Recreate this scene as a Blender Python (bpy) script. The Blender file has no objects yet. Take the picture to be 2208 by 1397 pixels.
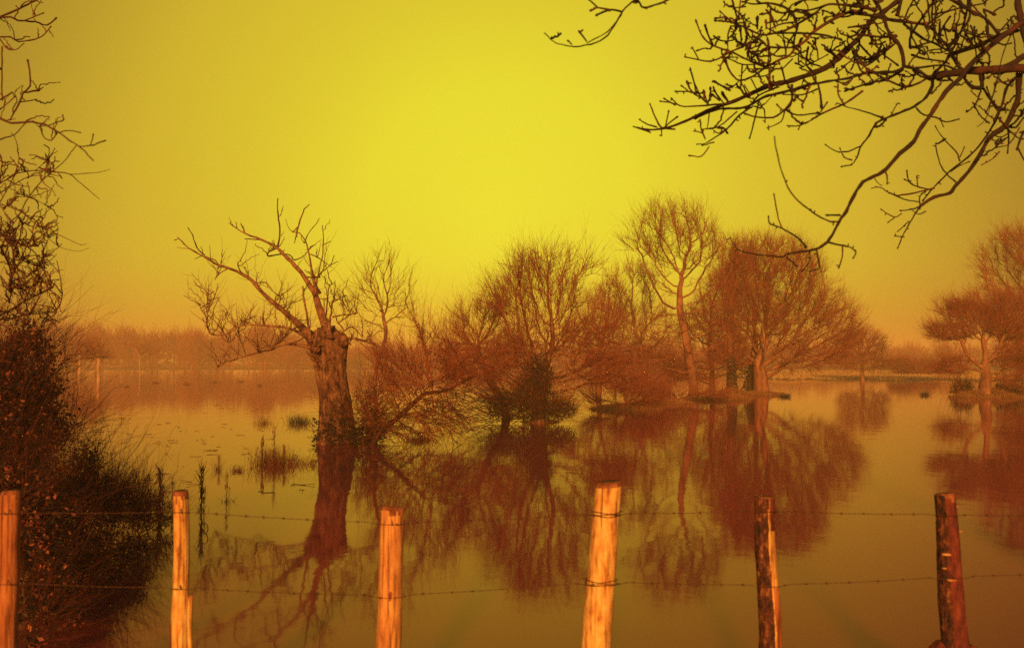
import bpy, math, random
import numpy as np
from mathutils import Vector, noise as mnoise

random.seed(7); RNG = np.random.default_rng(7)
scene = bpy.context.scene
COL = scene.collection
R = math.radians

# ------------------------------------------------------------------ camera and pixel geometry (2208 x 1397 photograph)
CAM = np.array([0.0, 0.0, 2.0]); F = 35.0/36.0*2208.0; PX, PY = 1104.0, 698.5
PITCH = R(2.224); CP, SP = math.cos(PITCH), math.sin(PITCH)
def at(px, py, d):
    xc = (px-PX)/F; yc = -(py-PY)/F
    v = np.array([xc, CP-SP*yc, SP+CP*yc])
    return CAM + v*(d/v[1])
def dist_of(py):                 # distance at which a point of the water plane shows at row py
    return 4300.0/(py-782.0)

cd = bpy.data.cameras.new('camera'); cam = bpy.data.objects.new('camera', cd); COL.objects.link(cam)
cam.location = CAM; cam.rotation_euler = (R(90)+PITCH, 0, 0)
cd.lens = 35; cd.sensor_width = 36; cd.clip_start = 0.05; cd.clip_end = 6000
cd.dof.use_dof = True; cd.dof.focus_distance = 17.0; cd.dof.aperture_fstop = 2.8
scene.camera = cam

# ------------------------------------------------------------------ materials
def nt(m): m.use_nodes = True; return m.node_tree
def material(name, stops, scale=(6,6,6), detail=6, rough=0.85, bump=0.0, bump_scale=None, island=0.0, rnoise=0.62, coords='Object', spec=0.3):
    m = bpy.data.materials.new(name); t = nt(m); N = t.nodes; L = t.links
    b = N['Principled BSDF']; b.inputs['Roughness'].default_value = rough
    b.inputs['Specular IOR Level'].default_value = spec
    tc = N.new('ShaderNodeTexCoord'); mp = N.new('ShaderNodeMapping'); mp.inputs['Scale'].default_value = scale
    L.new(tc.outputs[coords], mp.inputs['Vector'])
    nz = N.new('ShaderNodeTexNoise'); nz.inputs['Scale'].default_value = 1.0; nz.inputs['Detail'].default_value = detail
    nz.inputs['Roughness'].default_value = rnoise
    L.new(mp.outputs['Vector'], nz.inputs['Vector'])
    cr = N.new('ShaderNodeValToRGB'); e = cr.color_ramp.elements
    while len(e) < len(stops): e.new(0.5)
    for i, (p, c) in enumerate(stops): e[i].position = p; e[i].color = (*c, 1)
    fac = nz.outputs['Fac']
    if island > 0:
        g = N.new('ShaderNodeNewGeometry'); mx = N.new('ShaderNodeMix'); mx.data_type = 'FLOAT'
        mx.inputs[0].default_value = island
        L.new(fac, mx.inputs[2]); L.new(g.outputs['Random Per Island'], mx.inputs[3]); fac = mx.outputs[0]
    L.new(fac, cr.inputs['Fac']); L.new(cr.outputs['Color'], b.inputs['Base Color'])
    if bump > 0:
        n2 = N.new('ShaderNodeTexNoise'); n2.inputs['Scale'].default_value = 1.0; n2.inputs['Detail'].default_value = 8
        n2.inputs['Roughness'].default_value = 0.7
        m2 = N.new('ShaderNodeMapping'); m2.inputs['Scale'].default_value = bump_scale or scale
        L.new(tc.outputs[coords], m2.inputs['Vector']); L.new(m2.outputs['Vector'], n2.inputs['Vector'])
        bp = N.new('ShaderNodeBump'); bp.inputs['Strength'].default_value = 1.0; bp.inputs['Distance'].default_value = bump
        L.new(n2.outputs['Fac'], bp.inputs['Height']); L.new(bp.outputs['Normal'], b.inputs['Normal'])
    return m

M = {}
M['bark']   = material('weathered_bark', [(0.38,(0.035,0.018,0.018)),(0.5,(0.20,0.085,0.05)),(0.66,(0.46,0.25,0.13))], (8,8,3.5), bump=0.12, bump_scale=(13,13,4), rnoise=0.75)
M['palebark'] = material('pale_bark', [(0.32,(0.09,0.035,0.025)),(0.55,(0.25,0.11,0.06)),(0.75,(0.42,0.21,0.11))], (2.4,2.4,1.0), bump=0.03)
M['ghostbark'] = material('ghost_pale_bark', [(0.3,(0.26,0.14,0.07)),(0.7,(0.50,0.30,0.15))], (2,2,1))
M['darkbark'] = material('ivy_dark_bark', [(0.3,(0.012,0.014,0.015)),(0.7,(0.05,0.035,0.03))], (2,2,1), bump=0.03)
M['twig']   = material('brown_twig', [(0.2,(0.14,0.034,0.026)),(0.6,(0.25,0.066,0.040)),(0.9,(0.40,0.13,0.065))], (0.8,0.8,0.8), island=0.5)
M['limb']   = material('lit_limb', [(0.36,(0.06,0.025,0.02)),(0.5,(0.22,0.10,0.055)),(0.68,(0.42,0.22,0.11))], (6,6,6), bump=0.04, bump_scale=(16,16,16), rnoise=0.72)
M['nearbranch'] = material('near_branch_bark', [(0.32,(0.010,0.012,0.013)),(0.55,(0.035,0.018,0.016)),(0.75,(0.14,0.042,0.026))], (5,5,5), island=0.35, bump=0.004, bump_scale=(60,60,60))
M['lefttwig'] = material('left_twig', [(0.3,(0.05,0.022,0.02)),(0.7,(0.16,0.055,0.035))], (4,4,4), island=0.4)
M['stem']   = material('bramble_stem', [(0.3,(0.012,0.010,0.012)),(0.55,(0.045,0.013,0.014)),(0.78,(0.16,0.034,0.028))], (3,3,3), island=0.5)
M['redstem'] = material('red_bramble_shoot', [(0.3,(0.14,0.038,0.036)),(0.7,(0.40,0.095,0.07))], (3,3,3), island=0.6)
M['leaf']   = material('bramble_leaf', [(0.34,(0.008,0.014,0.015)),(0.50,(0.05,0.017,0.019)),(0.64,(0.18,0.038,0.032)),(0.78,(0.42,0.15,0.07))], (2.2,2.2,2.2), island=0.55, rough=0.6)  # near-black stops put the bramble's shade into its leaf colour
M['ivy']    = material('ivy_leaf', [(0.25,(0.008,0.018,0.018)),(0.75,(0.03,0.035,0.03))], (2,2,2), island=0.5, rough=0.6)
M['reed']   = material('dead_reed', [(0.3,(0.06,0.025,0.018)),(0.7,(0.20,0.075,0.035))], (3,3,3), island=0.5)
M['grass']  = material('dead_grass', [(0.3,(0.14,0.06,0.03)),(0.7,(0.34,0.17,0.07))], (0.6,0.6,0.6), island=0.5)
M['straw']  = material('bleached_straw', [(0.3,(0.30,0.19,0.08)),(0.7,(0.58,0.42,0.18))], (0.3,0.3,0.3), island=0.5)
M['ground'] = material('meadow_soil', [(0.3,(0.10,0.06,0.03)),(0.7,(0.30,0.19,0.08))], (0.35,0.35,0.35), coords='Object', bump=0.05, bump_scale=(3,3,3))
M['wood']   = material('peeled_post_wood', [(0.30,(0.20,0.06,0.022)),(0.41,(0.55,0.25,0.07)),(0.52,(0.72,0.42,0.13)),(0.72,(0.90,0.68,0.25))], (20,20,8), bump=0.006, bump_scale=(60,60,4), rnoise=0.7)
M['redwood'] = material('weathered_red_post_wood', [(0.30,(0.12,0.035,0.025)),(0.45,(0.34,0.11,0.045)),(0.72,(0.55,0.22,0.08))], (18,18,4), bump=0.006, bump_scale=(60,60,4), rnoise=0.7)
M['postbark'] = material('post_bark', [(0.36,(0.012,0.012,0.014)),(0.52,(0.10,0.03,0.022)),(0.68,(0.45,0.19,0.08))], (34,34,16), bump=0.012, bump_scale=(60,60,30), rnoise=0.75)
M['redbark'] = material('dark_red_post_bark', [(0.34,(0.03,0.012,0.016)),(0.52,(0.15,0.03,0.026)),(0.72,(0.32,0.08,0.05))], (18,18,7), bump=0.010, bump_scale=(50,50,20), rnoise=0.72)
M['fungus'] = material('bracket_fungus', [(0.3,(0.40,0.16,0.07)),(0.7,(0.70,0.38,0.15))], (30,30,30))
M['wire']   = material('rusty_wire', [(0.3,(0.03,0.014,0.012)),(0.7,(0.14,0.06,0.03))], (12,12,12), rough=0.6)
M['staple'] = material('rusted_staple', [(0.3,(0.03,0.014,0.012)),(0.7,(0.09,0.03,0.02))], (80,80,80), rough=0.6)

def add_cracks(m, scale=(55,55,2.2)):
    t = m.node_tree; b = t.nodes['Principled BSDF']; src = b.inputs['Base Color'].links[0].from_socket
    tc = t.nodes.new('ShaderNodeTexCoord'); mp = t.nodes.new('ShaderNodeMapping'); mp.inputs['Scale'].default_value = scale
    nz = t.nodes.new('ShaderNodeTexNoise'); nz.inputs['Scale'].default_value = 1; nz.inputs['Detail'].default_value = 5; nz.inputs['Roughness'].default_value = 0.6
    cr = t.nodes.new('ShaderNodeValToRGB'); e = cr.color_ramp.elements; e[0].position = 0.36; e[0].color = (0.22,0.13,0.11,1); e[1].position = 0.50; e[1].color = (1,1,1,1)
    mx = t.nodes.new('ShaderNodeMix'); mx.data_type = 'RGBA'; mx.blend_type = 'MULTIPLY'; mx.inputs[0].default_value = 0.85
    t.links.new(tc.outputs['Object'], mp.inputs['Vector']); t.links.new(mp.outputs['Vector'], nz.inputs['Vector']); t.links.new(nz.outputs['Fac'], cr.inputs['Fac'])
    t.links.new(src, mx.inputs[6]); t.links.new(cr.outputs['Color'], mx.inputs[7]); t.links.new(mx.outputs[2], b.inputs['Base Color'])
M['orangewood'] = material('orange_post_wood', [(0.30,(0.16,0.05,0.025)),(0.43,(0.48,0.20,0.07)),(0.56,(0.66,0.33,0.11)),(0.74,(0.78,0.46,0.17))], (16,16,4.2), bump=0.006, bump_scale=(60,60,4), rnoise=0.72)
add_cracks(M['orangewood']); add_cracks(M['wood']); add_cracks(M['redwood'])
M['endgrain'] = material('weathered_post_top', [(0.3,(0.10,0.03,0.02)),(0.55,(0.30,0.10,0.045)),(0.8,(0.5,0.22,0.08))], (30,30,12), bump=0.006, bump_scale=(60,60,30))

# water: murky, nearly mirror-still
wm = bpy.data.materials.new('flood_water'); t = nt(wm); t.nodes.remove(t.nodes['Principled BSDF'])
df = t.nodes.new('ShaderNodeBsdfDiffuse'); df.inputs['Color'].default_value = (0.18, 0.038, 0.048, 1)
gl = t.nodes.new('ShaderNodeBsdfGlossy'); gl.inputs['Color'].default_value = (1.0, 0.74, 0.90, 1); gl.inputs['Roughness'].default_value = 0.045
fr = t.nodes.new('ShaderNodeFresnel'); fr.inputs['IOR'].default_value = 1.31; mxs = t.nodes.new('ShaderNodeMixShader')
gt = t.nodes.new('ShaderNodeMix'); gt.data_type = 'RGBA'; gt.inputs[6].default_value = (1.0,0.54,0.85,1); gt.inputs[7].default_value = (1.0,0.94,0.95,1)
t.links.new(fr.outputs[0], gt.inputs[0]); t.links.new(gt.outputs[2], gl.inputs['Color']); t.links.new(fr.outputs[0], mxs.inputs[0]); t.links.new(df.outputs[0], mxs.inputs[1]); t.links.new(gl.outputs[0], mxs.inputs[2]); t.links.new(mxs.outputs[0], t.nodes['Material Output'].inputs['Surface'])
tc = t.nodes.new('ShaderNodeTexCoord'); mp = t.nodes.new('ShaderNodeMapping'); mp.inputs['Scale'].default_value = (0.9, 0.55, 1)
nz = t.nodes.new('ShaderNodeTexNoise'); nz.inputs['Scale'].default_value = 1.6; nz.inputs['Detail'].default_value = 3
bp = t.nodes.new('ShaderNodeBump'); bp.inputs['Strength'].default_value = 1.0; bp.inputs['Distance'].default_value = 0.0035
t.links.new(tc.outputs['Object'], mp.inputs['Vector']); t.links.new(mp.outputs['Vector'], nz.inputs['Vector'])
t.links.new(nz.outputs['Fac'], bp.inputs['Height']); t.links.new(bp.outputs['Normal'], gl.inputs['Normal'])
M['water'] = wm

# ------------------------------------------------------------------ mesh helpers
def link(name, verts, faces_flat, nper, mat, parent=None, smooth=True):
    """verts (n,3); faces_flat: flat array of indices, nper vertices per face"""
    verts = np.asarray(verts, dtype=np.float32); faces_flat = np.asarray(faces_flat, dtype=np.int32).ravel()
    me = bpy.data.meshes.new(name); nf = len(faces_flat)//nper
    me.vertices.add(len(verts)); me.loops.add(len(faces_flat)); me.polygons.add(nf)
    org = np.zeros(3, dtype=np.float32)
    if parent is not None: org = np.array(parent['_org'], dtype=np.float32)
    me.vertices.foreach_set('co', (verts-org).ravel())
    me.loops.foreach_set('vertex_index', faces_flat)
    me.polygons.foreach_set('loop_start', np.arange(0, nf*nper, nper, dtype=np.int32))
    me.polygons.foreach_set('use_smooth', np.full(nf, smooth, dtype=bool))
    me.materials.append(mat); me.update(calc_edges=True); me.validate()
    o = bpy.data.objects.new(name, me); COL.objects.link(o)
    if parent is not None: o.parent = parent
    return o
def tag(o, label, cat, group=None):
    o['label'] = label; o['category'] = cat
    if group: o['group'] = group
    return o
def thing(name, label, cat, loc, group=None):
    o = bpy.data.objects.new(name, None); COL.objects.link(o); o.location = loc; o['_org'] = [float(v) for v in loc]
    o.empty_display_size = 0.2
    return tag(o, label, cat, group)

def tube_data(chunks, sides=5):
    """chunks: list of (P (n,k,3), Rad (n,k)); returns verts, quads"""
    V = []; Q = []; off = 0
    ang = np.arange(sides)*2*math.pi/sides
    ca, sa = np.cos(ang), np.sin(ang)
    for P, Rd in chunks:
        P = np.asarray(P, float); Rd = np.asarray(Rd, float)
        if P.ndim == 2: P = P[None]; Rd = Rd[None]
        n, k, _ = P.shape
        if k < 2: continue
        T = np.empty_like(P); T[:,1:-1] = P[:,2:]-P[:,:-2]; T[:,0] = P[:,1]-P[:,0]; T[:,-1] = P[:,-1]-P[:,-2]
        T /= np.linalg.norm(T, axis=2, keepdims=True)+1e-9
        ov = P[:,-1]-P[:,0]; ref = np.zeros((n,3)); ref[np.arange(n), np.argmin(np.abs(ov), axis=1)] = 1
        A = np.cross(T, ref[:,None,:]); A /= np.linalg.norm(A, axis=2, keepdims=True)+1e-9
        B = np.cross(T, A)
        ring = P[:,:,None,:] + Rd[:,:,None,None]*(A[:,:,None,:]*ca[None,None,:,None] + B[:,:,None,:]*sa[None,None,:,None])
        V.append(ring.reshape(-1,3))
        idx = off + np.arange(n*k*sides).reshape(n,k,sides); nx = np.roll(idx, -1, axis=2)
        q = np.stack([idx[:,:-1], nx[:,:-1], nx[:,1:], idx[:,1:]], axis=-1).reshape(-1,4)
        Q.append(q); off += n*k*sides
    return np.concatenate(V), np.concatenate(Q)
def tubes(name, chunks, mat, parent=None, sides=5):
    v, q = tube_data(chunks, sides)
    return link(name, v, q, 4, mat, parent)

def smooth_poly(pts, sub=3):
    """Catmull-Rom through pts (n,m)"""
    pts = np.asarray(pts, float)
    if len(pts) < 3: 
        tt = np.linspace(0,1,sub+1)[:,None]; return pts[0]*(1-tt)+pts[-1]*tt
    P = np.vstack([2*pts[0]-pts[1], pts, 2*pts[-1]-pts[-2]]); out = []
    for i in range(1, len(P)-2):
        p0,p1,p2,p3 = P[i-1],P[i],P[i+1],P[i+2]
        for s in range(sub):
            u = s/sub
            out.append(0.5*((2*p1)+(-p0+p2)*u+(2*p0-5*p1+4*p2-p3)*u*u+(-p0+3*p1-3*p2+p3)*u**3))
    out.append(pts[-1]); return np.array(out)

def unit(v): return v/(np.linalg.norm(v, axis=-1, keepdims=True)+1e-9)
def twigs(org, dirs, length, r0, k=4, spread=0.6, up=0.25, curve=0.25, lenvar=0.5, tip=0.35):
    n = len(org)
    d = unit(dirs + spread*RNG.normal(size=(n,3)) + np.array([0,0,up]))
    L = length*(1-lenvar+2*lenvar*RNG.random(n))
    c = unit(RNG.normal(size=(n,3))*0.7 + np.array([0,0,0.8]))*curve
    tt = np.linspace(0,1,k)
    P = org[:,None,:] + L[:,None,None]*(d[:,None,:]*tt[None,:,None] + c[:,None,:]*(tt**2)[None,:,None])
    P[:,1:] += RNG.normal(size=(n,k-1,3))*(L*0.03)[:,None,None]
    Rd = (r0*np.ones(n))[:,None]*(1-(1-tip)*tt)[None,:]
    return P, Rd
def subtwigs(P, Rd, per, lf, **kw):
    """shoots growing from along the twigs P"""
    n,k,_ = P.shape; L = np.linalg.norm(P[:,-1]-P[:,0], axis=1)
    idx = np.repeat(np.arange(n), per); tpos = RNG.random(len(idx))*0.75+0.2
    f = tpos*(k-1); i0 = np.minimum(f.astype(int), k-2); fr = (f-i0)[:,None]
    o = P[idx,i0]*(1-fr)+P[idx,i0+1]*fr; d = unit(P[idx,i0+1]-P[idx,i0])
    return twigs(o, d, lf*L[idx], Rd[idx,i0]*0.75, **kw)

def colonize(attr, nodes0, par0, D, di, dk, bias=(0,0,0.05), maxit=160):
    pos = [np.array(p) for p in nodes0]; par = list(par0); nch = [0]*len(pos)
    for p in par:
        if p >= 0: nch[p] += 1
    N = np.array(pos); alive = np.ones(len(attr), bool)
    d2 = ((attr[:,None,:]-N[None,:,:])**2).sum(2); near = d2.argmin(1); nd = np.sqrt(d2.min(1))
    bias = np.array(bias)
    for it in range(maxit):
        act = alive & (nd < di)
        if not act.any():
            if it < 40 and alive.any(): di *= 1.3; continue
            break
        ids = near[act]; u = unit(attr[act]-N[ids])
        uq, inv = np.unique(ids, return_inverse=True)
        acc = np.zeros((len(uq),3)); np.add.at(acc, inv, u)
        dirs = unit(unit(acc)+bias+0.18*RNG.normal(size=acc.shape))
        newp = []; 
        for j, pi in enumerate(uq):
            if nch[pi] >= 3: continue
            p = N[pi]+D*dirs[j]; newp.append(p); par.append(int(pi)); nch[pi] += 1; nch.append(0)
        if not newp:
            alive[act] = False; continue
        newp = np.array(newp); base = len(N); N = np.vstack([N, newp])
        dd = np.sqrt(((attr[:,None,:]-newp[None,:,:])**2).sum(2)); m = dd.min(1); am = dd.argmin(1)
        upd = m < nd; nd[upd] = m[upd]; near[upd] = base+am[upd]
        alive &= nd > dk
    return N, np.array(par)

def skeleton(N, par, r_tip, r_root):
    n = len(N); ch = [[] for _ in range(n)]
    for i,p in enumerate(par):
        if p >= 0: ch[p].append(i)
    tips = max(2, sum(1 for c in ch if not c)); e = max(1.7, math.log(tips)/math.log(r_root/r_tip))
    acc = np.zeros(n)
    for i in range(n-1,-1,-1):
        if not ch[i]: acc[i] += 1.0
        if par[i] >= 0: acc[par[i]] += acc[i]
    rad = r_tip*acc**(1/e)
    chains = []; stack = [(0,None)]
    while stack:
        s, parent = stack.pop(); c = [] if parent is None else [parent]; i = s
        c.append(i)
        while ch[i]:
            k = max(ch[i], key=lambda q: acc[q])
            for q in ch[i]:
                if q != k: stack.append((q, i))
            i = k; c.append(i)
        rr = rad[c].copy()
        if parent is not None: rr[0] = rr[1]
        chains.append((N[c], rr))
    return rad, chains, ch

def ellipsoid_points(ells, bx, by, D, base, density, hollow=0.6, zscale=0.85, pad=0.0):
    s = D/F; A = []
    for e in ells:
        cx,cy,rx,ry = e[:4]; w = e[4] if len(e) > 4 else 1.0
        zo = e[5] if len(e) > 5 else 0.0
        rz = 0.5*(rx+ry)*zscale
        n = max(12, int(1.75*density*w*rx*ry*4/1000.0))
        cy = cy+min(0.24*pad, 0.22*ry); rx = max(0.8*rx, rx-0.12*pad); ry = max(0.7*ry, ry-0.32*pad)
        v = unit(RNG.normal(size=(n,3)))*(RNG.random(n)**(1/3*hollow))[:,None]
        c = np.array([base[0]+(cx-bx)*s, base[1]+zo, base[2]+(by-cy)*s])
        A.append(c + v*np.array([rx*s, rz*s, ry*s]))
    A = np.concatenate(A); f = 20.0/(s*1000.0)*1.1
    m = 0.5*vnoise(A[:,0]*f+A[:,1]*f*0.7, A[:,2]*f-A[:,1]*f*0.5, int(bx))+0.5*vnoise(A[:,1]*f*1.1+7, A[:,0]*f+A[:,2]*f*0.8, int(bx)+3)
    return A[(A[:,2] > 0.15) & (m > 0.43)]

def sc_tree(name, label, base_px, D, trunk_px, ells, r_root, group=None, density=14, tw=(0.55,0.009), ntw=2, nsub=3, mats=('palebark','twig'),
            r_tip=0.014, flare=1.35, step=None, up=0.25, cat='tree', spread=0.6, hollow=0.6, ivy=None, split=0.03, twup=0.3, zsink=0.15):
    """bare tree: trunk + limbs (part 'trunk') and twigs (part 'crown')"""
    bx, by = base_px; s = D/F
    b0 = at(bx, by, D); base = np.array([b0[0], D, 0.0]); by0 = 782+4300.0/D
    A = ellipsoid_points(ells, bx, by0, D, base, density, hollow, pad=tw[0]/s)
    tp = smooth_poly([[bx,by0+zsink/s]]+list(trunk_px), 3)
    nodes = [np.array([base[0]+(x-bx)*s, base[1]+0.12*math.sin(i*1.3), (by0-y)*s]) for i,(x,y) in enumerate(tp)]
    span = max(A[:,2].max(), 2.0); step = step or span*0.035
    N, par = colonize(A, nodes, [-1]+list(range(len(nodes)-1)), step, span*0.6, step*1.6, bias=(0,0,up))
    rad, chains, ch = skeleton(N, par, r_tip, r_root)
    t = thing(name, label, cat, (base[0], base[1], 0.0), group)
    thick = []; thin = []
    for P, rr in chains:
        P = P.copy()
        if rr[0] > split:
            cut = len(rr)
            if P[0][2] < 0.0: rr = rr*(1+ (flare-1)*np.exp(-np.maximum(0,P[:,2])/(0.35*r_root/0.3)))
            thick.append((P, rr))
        else: thin.append((P, rr))
    if not thick: thick = [chains[0]]
    tubes('trunk', thick, M[mats[0]], t, 9 if r_root*F/D > 8 else 6)
    sel = np.where(rad < split*1.3)[0]; sel = sel[sel > len(nodes)*0.6]
    d = np.zeros_like(N); ok = par >= 0; d[ok] = unit(N[ok]-N[par[ok]])
    ctr = A.mean(0); out = unit(N-ctr)
    idx = np.repeat(sel, ntw)
    P1, R1 = twigs(N[idx], d[idx]*0.8+0.6*out[idx], tw[0], tw[1], k=4, spread=spread, up=twup)
    P2, R2 = subtwigs(P1, R1, nsub, 0.6, k=3, spread=0.55, up=twup)
    v1, q1 = tube_data(thin+[(P1,R1)], 3); v2, q2 = tube_data([(P2,R2)], 3)
    link('crown', np.vstack([v1,v2]), np.vstack([q1, q2+len(v1)]), 4, M[mats[1]], t)
    if ivy:
        n = 1300; zz = RNG.random(n)**1.25*ivy; tn = np.array(nodes); o_ = np.argsort(tn[:,2]); cx_ = np.interp(zz, tn[o_,2], tn[o_,0]); cy_ = np.interp(zz, tn[o_,2], tn[o_,1]); a = RNG.uniform(0,2*math.pi,n)
        q_ = r_root*(0.95+0.45*RNG.random(n)+1.1*np.exp(-zz/0.35))*(1-0.3*zz/ivy)
        leaf_cloud('ivy', np.column_stack([cx_+q_*np.cos(a), cy_+q_*np.sin(a), zz+0.05]), 0.07, M['ivy'], t)
    return t, N, rad

def leaf_cloud(name, pts, size, mat, parent, jitter=0.0, up=0.3):
    """small folded two-quad leaves, random attitudes"""
    n = len(pts); nrm = unit(RNG.normal(size=(n,3))+np.array([0,-0.25,up])); a = unit(np.cross(nrm, RNG.normal(size=(n,3)))); b = np.cross(nrm, a)
    s = size*(0.55+0.9*RNG.random(n))[:,None]; fold = nrm*s*0.22
    c0 = pts - a*s; c1 = pts + a*s; l = pts + b*s*0.55 + fold; r = pts - b*s*0.55 + fold; m = pts
    V = np.stack([c0, l, c1, r], axis=1).reshape(-1,3); i = np.arange(n)*4
    Fc = np.concatenate([np.stack([i,i+1,i+2],1), np.stack([i,i+2,i+3],1)])
    return link(name, V, Fc, 3, mat, parent, smooth=False)

# ------------------------------------------------------------------ terrain and water
def vnoise(x, y, seed=0):
    xi = np.floor(x).astype(np.int64); yi = np.floor(y).astype(np.int64); fx = x-xi; fy = y-yi
    fx = fx*fx*(3-2*fx); fy = fy*fy*(3-2*fy)
    def h(a,b):
        q = (a*374761393 + b*668265263 + seed*1442695040) & 0x7fffffff
        q = ((q ^ (q>>13))*1274126177) & 0x7fffffff
        return ((q ^ (q>>16)) & 0xffff)/65535.0
    return (h(xi,yi)*(1-fx)+h(xi+1,yi)*fx)*(1-fy)+(h(xi,yi+1)*(1-fx)+h(xi+1,yi+1)*fx)*fy
BUMPS = []      # x, y, sx, sy, amplitude
def bump(px, D, sx, sy, a): BUMPS.append((at(px,782,D)[0], D, sx, sy, a))
bump(745,24.9,1.6,0.6,0.42); bump(880,26.5,1.4,0.7,0.40); bump(1145,33.6,1.8,0.9,0.48); bump(1240,35.5,1.3,0.7,0.42)
bump(1345,43,2.6,1.5,0.56); bump(1440,49,2.6,2.0,0.55); bump(1540,54,3.0,2.5,0.56); bump(1640,62,2.6,1.8,0.62); bump(1580,61,1.6,1.4,0.55)
bump(2125,58,3.0,1.4,0.62); bump(2215,57.5,3.0,1.3,0.60); bump(2060,60,1.4,0.8,0.50)
bump(590,19.7,0.35,0.25,0.42); bump(340,14.3,1.0,0.5,0.45)
def sstep(a,b,x): u = np.clip((x-a)/(b-a),0,1); return u*u*(3-2*u)
def height(x, y):
    x = np.asarray(x,float); y = np.asarray(y,float)
    r = np.hypot(x,y); n = vnoise(x*0.8,y*0.8,1)*0.6+vnoise(x*2.3,y*2.3,2)*0.3+vnoise(x*6,y*6,3)*0.12-0.5
    z = np.full_like(r, -0.42)
    for bx,by,sx,sy,a in BUMPS: z = np.maximum(z, -0.42+a*np.exp(-((x-bx)/sx)**2-((y-by)/sy)**2))
    z = z + 0.24*n
    edge = 6.6 + 0.5*vnoise(x*0.7,0*x+3.1,5)
    z = np.maximum(z, -0.42+0.95*sstep(edge, 4.2, y)+0.10*n)
    hx = -3.75-0.12*(y-7); zl = -0.4+0.75*sstep(0.3,-1.6, x-hx)*sstep(13.5,11.5,y)   # bank under the bramble
    z = np.maximum(z, zl+0.12*n)
    az = np.degrees(np.arctan2(x, np.maximum(y,1e-3)))
    ds = np.where(az < 4, 285.0, 118.0); ds = 285-(285-112)*sstep(3,15.5,az)
    ds = ds + 14*(vnoise(az*0.9, 0*az+2.0, 9)-0.5) + 4*(vnoise(az*5, 0*az+7.0, 11)-0.5)
    far = sstep(0.0, 14.0, r-ds)
    z = np.maximum(z, np.where((y>0)|(r>60), -0.42+0.60*far+ 1.2*sstep(40,300,r-ds), -9))
    back = sstep(2.5,-3.0,y); z = np.maximum(z, np.where(r<120, -0.4+0.95*back, -9))
    return z
azs = np.radians(np.concatenate([np.arange(-180,-36,4), np.arange(-36,36,0.22), np.arange(36,181,4)]))
rs = [0.6]
while rs[-1] < 1400: rs.append(rs[-1]*1.0135+0.004)
rs = np.array(rs)
AZ, RR = np.meshgrid(azs, rs); X = RR*np.sin(AZ); Y = RR*np.cos(AZ); Z = height(X,Y)
zmin = float(Z.min()); na, nr = len(azs), len(rs); idx = np.arange(na*nr).reshape(nr,na)
q = np.stack([idx[:-1,:-1], idx[:-1,1:], idx[1:,1:], idx[1:,:-1]], -1).reshape(-1,4)
V = np.stack([X,Y,Z],-1).reshape(-1,3)
V = np.vstack([V, [[0,0,float(Z[0].mean())]]]); tri = np.stack([idx[0,:-1], idx[0,1:], np.full(na-1,len(V)-1)],1)
g = link('ground', V, q[:, ::-1], 4, M['ground']); g['kind'] = 'structure'
n = 96; ring = np.array([[1390*math.cos(i*2*math.pi/n), 1390*math.sin(i*2*math.pi/n), 0] for i in range(n)])
w = link('water', ring, np.arange(n), n, M['water']); w['kind'] = 'structure'

# ------------------------------------------------------------------ dead grass on the islets and banks (ground cover)
def blades(pts, h, wd, lean=0.35, k=3):
    n = len(pts); d = unit(np.stack([RNG.normal(size=n)*lean, RNG.normal(size=n)*lean, np.ones(n)],1))
    c = np.stack([RNG.normal(size=n), RNG.normal(size=n), -0.3*np.ones(n)],1)*0.25
    L = h*(0.4+0.9*RNG.random(n)); tt = np.linspace(0,1,k)
    P = pts[:,None,:]+L[:,None,None]*(d[:,None,:]*tt[None,:,None]+c[:,None,:]*(tt**2)[None,:,None])
    return P, np.ones(n)[:,None]*wd*(1-0.8*tt)[None,:]
gp = []
for bx,by,sx,sy,a in BUMPS:
    n = int(1500*sx*sy) if by > 30 else int(500*sx*sy)
    p = np.stack([bx+RNG.normal(size=n)*sx*0.9, by+RNG.normal(size=n)*sy*0.9],1); z = height(p[:,0],p[:,1])
    k = z > 0.0; gp.append(np.column_stack([p[k], z[k]-0.02]))
gp = np.concatenate(gp)
n = 22000; az = RNG.uniform(R(10),R(30),n); r = 110+RNG.random(n)**1.5*110; x = r*np.sin(az); y = r*np.cos(az); z = height(x,y); k = z > 0.02
gf = np.column_stack([x[k],y[k],z[k]-0.02])
n = 2600; x = RNG.uniform(-7,7,n); y = RNG.uniform(2.5,6.8,n); z = height(x,y); k = z > 0.0
gn = np.column_stack([x[k],y[k],z[k]-0.01])
n = 900; x0_ = RNG.uniform(60,1000,n); y0_ = 815+250*RNG.random(n)**1.6; k = vnoise(x0_/45, y0_/14, 31) > 0.56; x0_ = x0_[k]; y0_ = y0_[k]; dd = 4300.0/(y0_-782)
fx = (x0_-PX)/F*dd; m = len(fx); an = RNG.uniform(0,2*math.pi,m); Lf = 0.04+0.10*RNG.random(m)
fl = tubes('floating_straw', [(np.stack([np.column_stack([fx-Lf*np.cos(an), dd-Lf*np.sin(an), np.full(m,0.003)]), np.column_stack([fx+Lf*np.cos(an), dd+Lf*np.sin(an), 0.006+0.02*RNG.random(m)])],1), np.full((m,2),0.0045))], M['reed'], None, 3)
fl['kind'] = 'stuff'
o = tubes('dead_grass', [blades(gp,0.30*(0.35+1.3*vnoise(gp[:,0]*1.7,gp[:,1]*1.7,41)**2),0.010,0.5), blades(gn,0.16,0.0022,0.6)], M['grass'], None, 3)
o['kind'] = 'stuff'
o = tubes('meadow_grass', [blades(gf,0.32,0.03)], M['straw'], None, 3); o['kind'] = 'stuff'

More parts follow.
